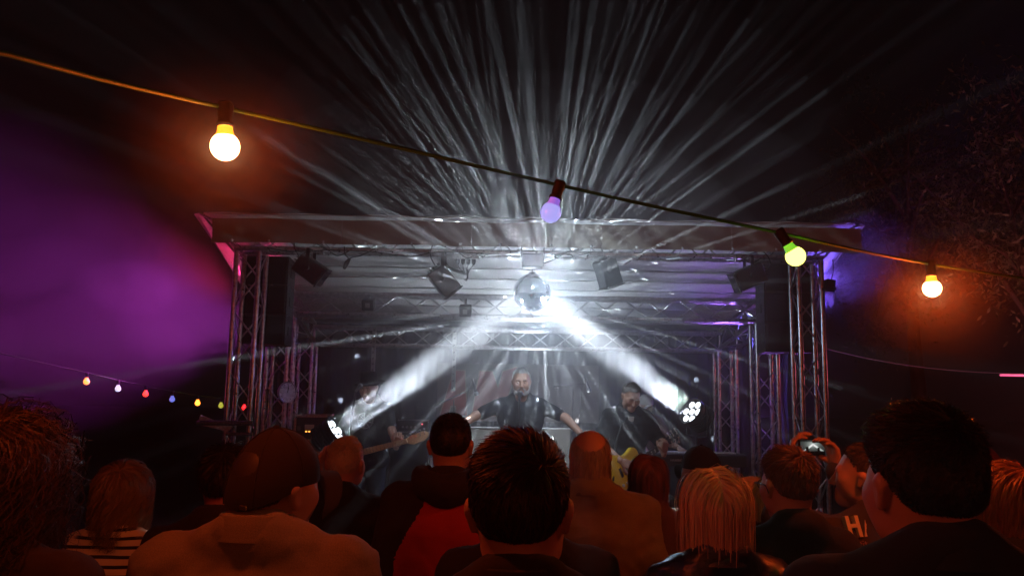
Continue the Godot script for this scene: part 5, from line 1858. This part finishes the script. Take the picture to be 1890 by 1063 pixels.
	person({"label": "person with flat dark hair and wide dark jacket behind the capped man", "group": G, "at": Vector3(-0.94, 0, -2.6), "h": 1.69, "build": 1.08,
		"top": {"m": cloth(0.020, 0.014, 0.012, 28.0), "name": "jacket", "fat": 1.1, "loose": 0.015, "collar": 0.03},
		"hair": {"count": 3500, "top": 0.05, "side": 0.03, "lift": 0.2, "width": 0.0018}, "hair_m": black})
	var gl := spectacles()
	person({"label": "man with short brown hair and spectacles in black top turned left", "group": G, "at": Vector3(0.94, 0, -2.6), "h": 1.71, "build": 0.86, "head": Vector3(0.0, 0.18, 0.0),
		"top": {"m": blackcloth, "name": "sweater", "loose": 0.01},
		"hair": {"count": 6000, "top": 0.036, "side": 0.018, "lift": 0.3, "width": 0.0017, "mess": 0.18}, "hair_m": hair_mat(0.085, 0.040, 0.020), "extras": [["spectacles", gl, M.blackmetal]]})
	person({"label": "person with ginger hair at the crowd's right end", "group": G, "at": Vector3(1.47, 0, -2.3), "h": 1.70, "build": 0.95, "turn": 0.3,
		"top": {"m": cloth(0.10, 0.05, 0.03, 28.0), "name": "top", "loose": 0.01},
		"hair": {"count": 6000, "long": true, "end": -0.13, "ragged": 0.03, "spread": 0.012, "width": 0.0018, "ends": 0.8, "curl": 0.004, "mess": 0.1}, "hair_m": ginger})
	# third row
	var stripes := Image.create(4, 32, false, Image.FORMAT_RGB8)
	for y in 32:
		for x in 4:
			stripes.set_pixel(x, y, Color(0.80, 0.72, 0.60) if y < 21 else Color(0.12, 0.05, 0.05))
	var sm := cloth(1, 1, 1, 1.0)
	sm.albedo_color = Color(1, 1, 1)
	sm.albedo_texture = ImageTexture.create_from_image(stripes)
	sm.uv1_scale = Vector3(1, 31, 1)
	sm.uv1_triplanar_sharpness = 8.0
	sm.normal_enabled = false
	var shades := MB.new()
	for s in [-1.0, 1.0]:
		shades.box(Transform3D(Basis(Vector3.RIGHT, 0.9), Vector3(0.03 * s, 0.128, -0.035)), Vector3(0.055, 0.04, 0.006), 0.003)
		shades.tube([Vector3(0.057 * s, 0.13, -0.035), Vector3(0.085 * s, 0.09, 0.01), Vector3(0.092 * s, 0.03, 0.04)], 0.003, 6)
	person({"label": "woman with curly fair bob in a striped shirt", "group": G, "at": Vector3(-1.475, 0, -3.0), "h": 1.575, "build": 0.92, "cell": 0.014,
		"top": {"m": sm, "name": "striped_shirt", "sleeve": 0.8, "folds": 0.008},
		"hair": {"count": 5000, "long": true, "end": -0.125, "ragged": 0.03, "curl": 0.013, "tight": 1.8, "segs": 14, "bulk": 0.006, "spread": 0.028, "width": 0.0016, "mess": 0.15, "ends": 0.3, "stray": 0.0}, "hair_m": hair_mat(0.20, 0.125, 0.07), "extras": [["sunglasses", shades, M.blackgloss]]})
	var hoodie_red := cloth(0.50, 0.022, 0.016, 26.0)
	var hoodie_dark := cloth(0.022, 0.015, 0.014, 26.0)
	person({"label": "man in red hooded sweatshirt with dark sleeves and cropped black hair", "group": G, "at": Vector3(-0.235, 0, -3.1), "h": 1.79, "cell": 0.012, "build": 1.06, "turn": -0.05,
		"top": {"m": hoodie_red, "m2": hoodie_dark, "names": ["sweatshirt_back", "sweatshirt_sleeves"], "split": func(q: Vector3): return abs(q.x) < 0.085 + max(0.0, 1.45 - q.y) * 0.55 - (0.42 * max(0.0, 1.27 - q.y)) and q.y < 1.47, "loose": 0.014, "hood": true, "hood_m": hoodie_dark},
		"hair": {"count": 3500, "top": 0.010, "side": 0.007, "lift": 0.6, "width": 0.0014, "thick": 0.004, "low": 0.05}, "hair_m": black})
	person({"label": "man with long grey hair, bald crown and tan T-shirt", "group": G, "at": Vector3(0.322, 0, -3.1), "h": 1.755, "head_scale": 0.93, "cell": 0.013, "build": 1.12,
		"top": {"m": cloth(0.20, 0.165, 0.085, 30.0), "name": "t_shirt", "sleeve": 0.42, "loose": 0.014, "fat": 1.08, "folds": 0.020, "collar": 0.020, "collar_m": cloth(0.11, 0.085, 0.045, 30.0)},
		"hair": {"count": 5200, "long": true, "end": -0.085, "ragged": 0.02, "spread": 0.005, "width": 0.0013, "thick": 0.0012, "bald": 0.85, "bald_at": Vector3(-0.05, 0.85, 0.50).normalized(), "mess": 0.12, "ends": -0.2, "curl": 0.002}, "hair_m": greyh})
	person({"label": "man in olive jacket with pale lettering raising a phone", "group": G, "at": Vector3(1.375, 0, -3.0), "h": 1.70, "cell": 0.013, "turn": 0.30, "head": Vector3(0.10, 0.62, 0.0), "build": 1.12,
		"left": [Vector3(1.11, 1.39, -3.24), Vector3(1.195, 1.595, -3.36)], "right": [Vector3(1.53, 1.36, -3.20), Vector3(1.385, 1.575, -3.30)],
		"left_hand": ["pinch", Vector3(0.25, 1.0, 0.0), Vector3(1.0, 0.0, 0.3)], "right_hand": ["pinch", Vector3(-0.25, 1.0, 0.0), Vector3(-1.0, 0.0, 0.3)],
		"top": {"m": cloth(0.060, 0.042, 0.016, 30.0), "name": "olive_jacket", "loose": 0.016, "fat": 1.05, "folds": 0.010, "collar": 0.03},
		"hair": {"count": 3200, "top": 0.022, "side": 0.010, "lift": 0.4, "width": 0.0016, "grey": 0.15}, "hair_m": hair_mat(0.035, 0.028, 0.024)})
	var jacket: Node3D = get_node("person_%03d" % taken["person"])
	for tx in [["HA", 0.105, Vector3(-0.120, 1.420, 0.078), 0.7, mat(0.62, 0.50, 0.28, 0.7)], ["Latitude", 0.036, Vector3(-0.120, 1.360, 0.100), 0.3, mat(0.30, 0.13, 0.09, 0.7)], ["Longitude", 0.036, Vector3(-0.130, 1.327, 0.112), 0.3, mat(0.30, 0.13, 0.09, 0.7)]]:
		var tm := TextMesh.new()
		tm.text = tx[0]
		var sf := SystemFont.new()
		sf.font_names = PackedStringArray(["Droid Sans"])
		sf.font_weight = 700 if tx[0] == "HA" else 400
		tm.font = sf
		tm.font_size = 64
		tm.pixel_size = tx[1] / 64.0
		tm.depth = 0.02
		var ln := part("jacket_lettering", tm, tx[4], jacket)
		ln.position = tx[2]
		ln.rotation.x = -0.36
	phone()
	person({"label": "man with cropped grey hair and black shirt clapping his hands", "group": G, "at": Vector3(-0.72, 0, -3.42), "h": 1.67, "cell": 0.013, "head": Vector3(0.02, -0.12, 0.0),
		"left": [Vector3(-0.985, 1.24, -3.52), Vector3(-0.905, 1.435, -3.68)], "right": [Vector3(-0.60, 1.18, -3.60), Vector3(-0.81, 1.425, -3.68)],
		"left_hand": ["flat", Vector3(0.15, 1.0, -0.1), Vector3(1.0, -0.1, 0.3)], "right_hand": ["flat", Vector3(-0.15, 1.0, -0.1), Vector3(-1.0, -0.1, 0.3)],
		"top": {"m": blackcloth, "name": "sweater", "loose": 0.008}, "hair": {"count": 4500, "top": 0.012, "side": 0.006, "lift": 0.6, "width": 0.0013, "thick": 0.003, "low": 0.04}, "hair_m": hair_mat(0.36, 0.28, 0.20)})
	person({"label": "woman with reddish shoulder-length hair and brown top", "group": G, "at": Vector3(0.645, 0, -3.65), "h": 1.595, "build": 0.9, "turn": -0.15,
		"top": {"m": cloth(0.15, 0.085, 0.045, 28.0), "name": "top", "loose": 0.006},
		"hair": {"count": 5200, "long": true, "end": -0.155, "ragged": 0.022, "spread": 0.018, "width": 0.0019, "part": 0.1, "ends": 0.1, "mess": 0.08}, "hair_m": auburn})
	person({"label": "small woman with pale blonde hair behind the bob-haired woman", "group": G, "at": Vector3(1.12, 0, -3.6), "h": 1.51, "build": 0.88,
		"top": {"m": cloth(0.06, 0.03, 0.03, 28.0), "name": "top"},
		"hair": {"count": 5000, "long": true, "end": -0.16, "ragged": 0.015, "spread": 0.014, "width": 0.0018, "part": 0.0, "ends": 0.2, "mess": 0.05}, "hair_m": hair_mat(0.5, 0.37, 0.18, 0.35)})
	var kc := cloth(0.010, 0.010, 0.012, 24.0)
	person({"label": "man in black cap and dark jacket with a grey beard", "group": G, "at": Vector3(0.965, 0, -3.85), "h": 1.62, "build": 1.1, "turn": 0.25, "head": Vector3(0.0, 0.35, 0.0),
		"top": {"m": cloth(0.014, 0.015, 0.020, 28.0), "name": "jacket", "loose": 0.012, "collar": 0.02}, "hair": {"count": 1500, "top": 0.01, "side": 0.012, "width": 0.002, "thick": 0.0, "below": 0.1}, "hair_m": greyh,
		"extras": [["cap", cap_dome(Vector3(0.090, 0.105, 0.112), 0.03), kc, [["cap_bill", cap_bill(0.065, 0.078), kc], ["cap_seam", cap_seams(Vector3(0.090, 0.105, 0.112), 0.03), kc]]], ["beard", beard_mesh(0.004), mat(0.3, 0.27, 0.25, 0.8)]]})
	var pc := cloth(0.20, 0.04, 0.08, 24.0)
	person({"label": "person in a pinkish cap far behind the tall man", "group": G, "at": Vector3(2.33, 0, -3.85), "h": 1.65,
		"top": {"m": blackcloth, "name": "jacket"}, "hair": {"count": 1200, "top": 0.02, "side": 0.02, "width": 0.0025, "thick": 0.0, "below": 0.1}, "hair_m": brown, "extras": [["cap", cap_dome(Vector3(0.092, 0.10, 0.114), 0.02), pc]]})
	person({"label": "short person with fair hair in front of the hooded man", "group": G, "at": Vector3(-0.21, 0, -4.25), "h": 1.50, "build": 0.9,
		"top": {"m": blackcloth, "name": "top"}, "hair": {"count": 2500, "long": true, "end": -0.1, "ragged": 0.02, "width": 0.0025, "spread": 0.015}, "hair_m": hair_mat(0.25, 0.2, 0.13)})

func phone() -> void:
	var o := thing("mobile_phone", "phone held up by the man in olive, its screen showing the stage", "phone", Vector3(1.287, 1.672, -3.33), 0.30)
	o.rotation.x = -0.05
	var b := MB.new()
	b.box(Transform3D(), Vector3(0.135, 0.068, 0.009), 0.004)
	part("case", b, M.blackgloss, o)
	var im := Image.create(96, 48, false, Image.FORMAT_RGB8)
	for y in 48:
		for x in 96:
			var u := (x - 50.0) / 48.0
			var w := (y - 14.0) / 24.0
			var v := 0.25 + 0.5 * exp(-(u * u + w * w) * 3.0)
			for s in [-1.0, 1.0]:
				if abs(w - abs(u) * 1.2) < 0.16 and sign(u) == s:
					v += 0.5
			if y > 36 or (abs(x - 26) < 6 and y > 22) or (abs(x - 72) < 5 and y > 24):
				v *= 0.12
			if y < 5:
				v *= 0.5
			im.set_pixel(x, y, Color(v * 0.95, v, v * 0.97))
	var sm := StandardMaterial3D.new()
	sm.albedo_color = Color(0.02, 0.02, 0.02)
	sm.roughness = 0.1
	sm.emission_enabled = true
	sm.emission = Color(0.9, 0.9, 0.9)
	sm.emission_operator = BaseMaterial3D.EMISSION_OP_MULTIPLY
	sm.emission_texture = ImageTexture.create_from_image(im)
	sm.emission_energy_multiplier = 1.0
	var sc := MB.new()
	sc.quad_uv(Vector3(-0.060, -0.030, 0.0052), Vector3(0.060, -0.030, 0.0052), Vector3(0.060, 0.030, 0.0052), Vector3(-0.060, 0.030, 0.0052))
	part("screen", sc, sm, o)

func wire(pts: Array, r: float, label: String) -> void:
	var cu := Curve3D.new()
	for i in pts.size():
		var d: Vector3 = (pts[min(i + 1, pts.size() - 1)] - pts[max(i - 1, 0)]) / 6.0
		cu.add_point(pts[i], -d, d)
	var ps := []
	for k in range(91):
		ps.append(cu.sample_baked(cu.get_baked_length() * k / 90.0, true))
	var mb := MB.new()
	mb.tube(ps, r, 8)
	tag(part("light_cable", mb, mat(0.018, 0.11, 0.008, 0.6), self), label, "cable")

func string_lights() -> void:
	var orange := glow(24.0, 10.0, 4.0)
	var orange_neck := glow(2.6, 0.75, 0.02)
	var near := [Vector3(-1.0, 2.36, 0.8), Vector3(-0.95, 2.35, -0.4), Vector3(-0.885, 2.372, -0.95), Vector3(-0.808, 2.407, -1.15), Vector3(-0.745, 2.444, -1.35), Vector3(-0.607, 2.471, -1.55), Vector3(-0.388, 2.472, -1.72), Vector3(-0.161, 2.464, -1.87), Vector3(0.122, 2.438, -2.0), Vector3(0.442, 2.399, -2.1), Vector3(0.778, 2.361, -2.2), Vector3(1.023, 2.345, -2.33), Vector3(1.377, 2.328, -2.5), Vector3(1.849, 2.325, -2.75), Vector3(2.653, 2.318, -3.1), Vector3(4.2, 2.45, -3.8)]
	wire(near, 0.0048, "green black light cable hung with coloured bulbs over the crowd")
	bulb(Vector3(-0.607, 2.471, -1.55), Vector3(0.06, -1, 0), "glowing orange bulb on the near cable above the capped man", orange, orange_neck, 0.36, Color(1.0, 0.30, 0.045), 0.0295)
	bulb(Vector3(0.122, 2.438, -2.0), Vector3(-0.30, -1, 0.02), "lavender blue bulb on the near cable above the singer", glow(0.40, 0.38, 0.92, Color(0.4, 0.4, 0.8)), glow(0.16, 0.10, 0.60), 0.008, Color(0.5, 0.45, 1.0), 0.0275)
	bulb(Vector3(0.778, 2.361, -2.2), Vector3(0.62, -1, 0.02), "yellow green bulb on the near cable at the right front tower", glow(3.0, 3.2, 0.55, Color(0.6, 0.8, 0.2)), glow(0.12, 0.62, 0.02), 0.012, Color(0.75, 1.0, 0.20), 0.0285)
	bulb(Vector3(1.377, 2.328, -2.5), Vector3(0.02, -1, 0), "glowing orange bulb on the near cable beside the trees", orange, orange_neck, 0.5, Color(1.0, 0.30, 0.045), 0.0285)
	# the same cable run on behind the photographer's back
	var far := [Vector3(-5.2, 2.25, -7.0), Vector3(-4.374, 1.98, -8.0), Vector3(-4.196, 1.91, -8.3), Vector3(-4.037, 1.855, -8.6), Vector3(-3.87, 1.795, -8.9), Vector3(-3.697, 1.75, -9.2), Vector3(-3.531, 1.716, -9.5), Vector3(-3.348, 1.686, -9.8), Vector3(-2.9, 1.66, -10.4)]
	wire(far, 0.005, "dark light cable hung with small bulbs left of the stage")
	var F := "small bulbs on the far cable"
	var cols := [[glow(4.0, 0.75, 0.10), Color(1.0, 0.25, 0.06), "red orange", 0.05], [glow(0.8, 0.85, 1.2), Color(0.7, 0.75, 1.0), "white", 0.01], [glow(3.0, 0.10, 0.06), Color(1.0, 0.06, 0.05), "red", 0.04], [glow(0.15, 0.2, 0.8), Color(0.3, 0.4, 1.0), "blue", 0.006], [glow(4.0, 1.1, 0.12), Color(1.0, 0.45, 0.08), "amber", 0.05], [glow(0.4, 0.42, 0.03), Color(0.8, 1.0, 0.1), "yellow green", 0.008], [glow(2.2, 0.03, 0.04), Color(1.0, 0.04, 0.05), "red", 0.03]]
	for k in 7:
		bulb(far[k + 1] + Vector3(0, -0.005, 0), Vector3(0.03, -1, 0), ["red orange bulb on the far cable, farthest from the stage tower", "small white bulb between the red orange and red bulbs", "red bulb on the far cable between white and blue bulbs", "small blue bulb on the far cable", "amber bulb on the far cable", "small yellow green bulb on the far cable", "red bulb on the far cable, seen through the stage tower"][k], cols[k][0], cols[k][0], cols[k][3], cols[k][1], 0.030, F)
	# bulbs of the same string behind the camera
	var rear := [[Vector3(-3.4, 3.25, 1.9), 1], [Vector3(-1.6, 3.05, 2.4), 0], [Vector3(0.2, 3.0, 2.6), 1], [Vector3(1.9, 3.05, 2.4), 0], [Vector3(3.6, 3.2, 1.8), 1]]
	var rw := [Vector3(-5.0, 3.6, 1.2)]
	for r in rear:
		rw.append(r[0])
	rw.append(Vector3(5.2, 3.6, 1.0))
	wire(rw, 0.0048, "dark light cable hung with bulbs behind the crowd")
	for k in 5:
		var red: bool = rear[k][1] == 1
		bulb(rear[k][0], Vector3(0, -1, 0), ["red bulb at the left end of the cable behind the crowd", "orange bulb left of the middle behind the crowd", "red bulb in the middle behind the crowd", "orange bulb right of the middle behind the crowd", "red bulb at the right end of the cable behind the crowd"][k], glow(8.0, 0.5, 0.3) if red else orange, orange_neck, 0.62 if red else 0.42, Color(1.0, 0.09, 0.04) if red else Color(1.0, 0.58, 0.28), 0.029, "bulbs behind the crowd")
	# pink light tube at the right
	var pt := thing("light_tube", "pink light tube on a post at the right of the stage", "light tube", Vector3(5.85, 2.15, -9.2))
	var t1 := MB.new()
	t1.tube([Vector3(-0.02, 0, 0), Vector3(1.2, 0.0, 0.1)], 0.014, 10)
	part("tube_light", t1, glow(1.0, 0.12, 0.32), pt)
	bar("post", Vector3(0.6, -2.15, 0.04), Vector3(0.6, -0.01, 0.04), 0.02, M.blackmetal, pt)
	var l := OmniLight3D.new()
	lit(l, pt, 1.2, Color(1.0, 0.40, 0.45), 0.2)
	l.position = Vector3(0.6, 0.08, 0.12)

func haze() -> void:
	smoke("stage_haze", "pale haze hanging over the stage", [
		[Vector3(0.15, 2.5, -7.5), Vector3(7.0, 4.6, 6.0), 0.020], [Vector3(0.2, 2.7, -7.2), Vector3(4.6, 3.3, 3.6), 0.055], [Vector3(0.27, 2.71, -6.85), Vector3(1.6, 1.4, 1.2), 0.05], [Vector3(0.3, 3.4, -6.3), Vector3(5.2, 3.9, 3.2), 0.014], [Vector3(0.2, 3.15, -6.45), Vector3(3.3, 2.5, 2.6), 0.020]])
	var thin := []
	for k in 6:
		var d: float = [0.11, 0.16, 0.22, 0.29, 0.37, 0.47][k]
		var n: float = [0.22, 0.13, 0.075, 0.042, 0.024, 0.012][k]
		thin.append([Vector3(-0.60, 2.388 - 0.002 * k, -1.55), Vector3(d, d * 0.95, d), n])
		thin.append([Vector3(1.38, 2.245 - 0.003 * k, -2.5), Vector3(d, d * 0.95, d) * 1.2, n * 1.15])
	smoke("thin_smoke", "thin smoke drifting past the orange bulbs", thin)
	var r := RandomNumberGenerator.new()
	r.seed = 9
	for li in 2:
		var puffs := []
		for k in 7:
			var t := r.randf_range(0.0, 0.85)
			var p := (LAMPS[li] as Vector3).lerp(BALL, t) + Vector3(r.randfn(), r.randfn(), r.randfn()) * 0.06
			var s := r.randf_range(0.10, 0.30)
			puffs.append([p, Vector3(s * r.randf_range(1.2, 2.6), s, s * 1.2), r.randf_range(0.03, 0.11) * (1.2 - t), Vector3(0, 0, [0.6, -0.6][li])])
		smoke("beam_smoke", ["drifting smoke in the left white beam", "dense smoke in the right white beam"][li], puffs)
	var left := [[Vector3(-4.9, 2.9, -7.4), Vector3(5.2, 3.2, 3.0), 0.028], [Vector3(-4.2, 2.75, -7.4), Vector3(2.8, 1.9, 2.0), 0.02]]
	for k in 13:
		left.append([Vector3(r.randf_range(-6.4, -3.0), r.randf_range(2.3, 3.9), r.randf_range(-8.0, -6.8)), Vector3(r.randf_range(0.5, 1.6), r.randf_range(0.3, 0.8), r.randf_range(0.5, 1.2)), r.randf_range(0.015, 0.055), Vector3(0, 0, r.randf_range(-0.7, 0.3))])
	smoke("purple_lit_smoke", "smoke drifting out of the left side of the stage", left)
	var right := []
	for k in 12:
		var t := r.randf()
		right.append([Vector3(3.17 + 0.10 * t + r.randfn() * 0.06, 2.78 + 0.55 * t + r.randfn() * 0.04, -7.75 + r.randfn() * 0.06), Vector3.ONE * r.randf_range(0.06, 0.20) * (0.8 + t), r.randf_range(0.4, 2.0) * (1.2 - t)])
	right.append([Vector3(3.6, 3.3, -7.8), Vector3(1.2, 1.0, 0.9), 0.12])
	smoke("violet_lit_smoke", "curling smoke beside the right front tower", right)
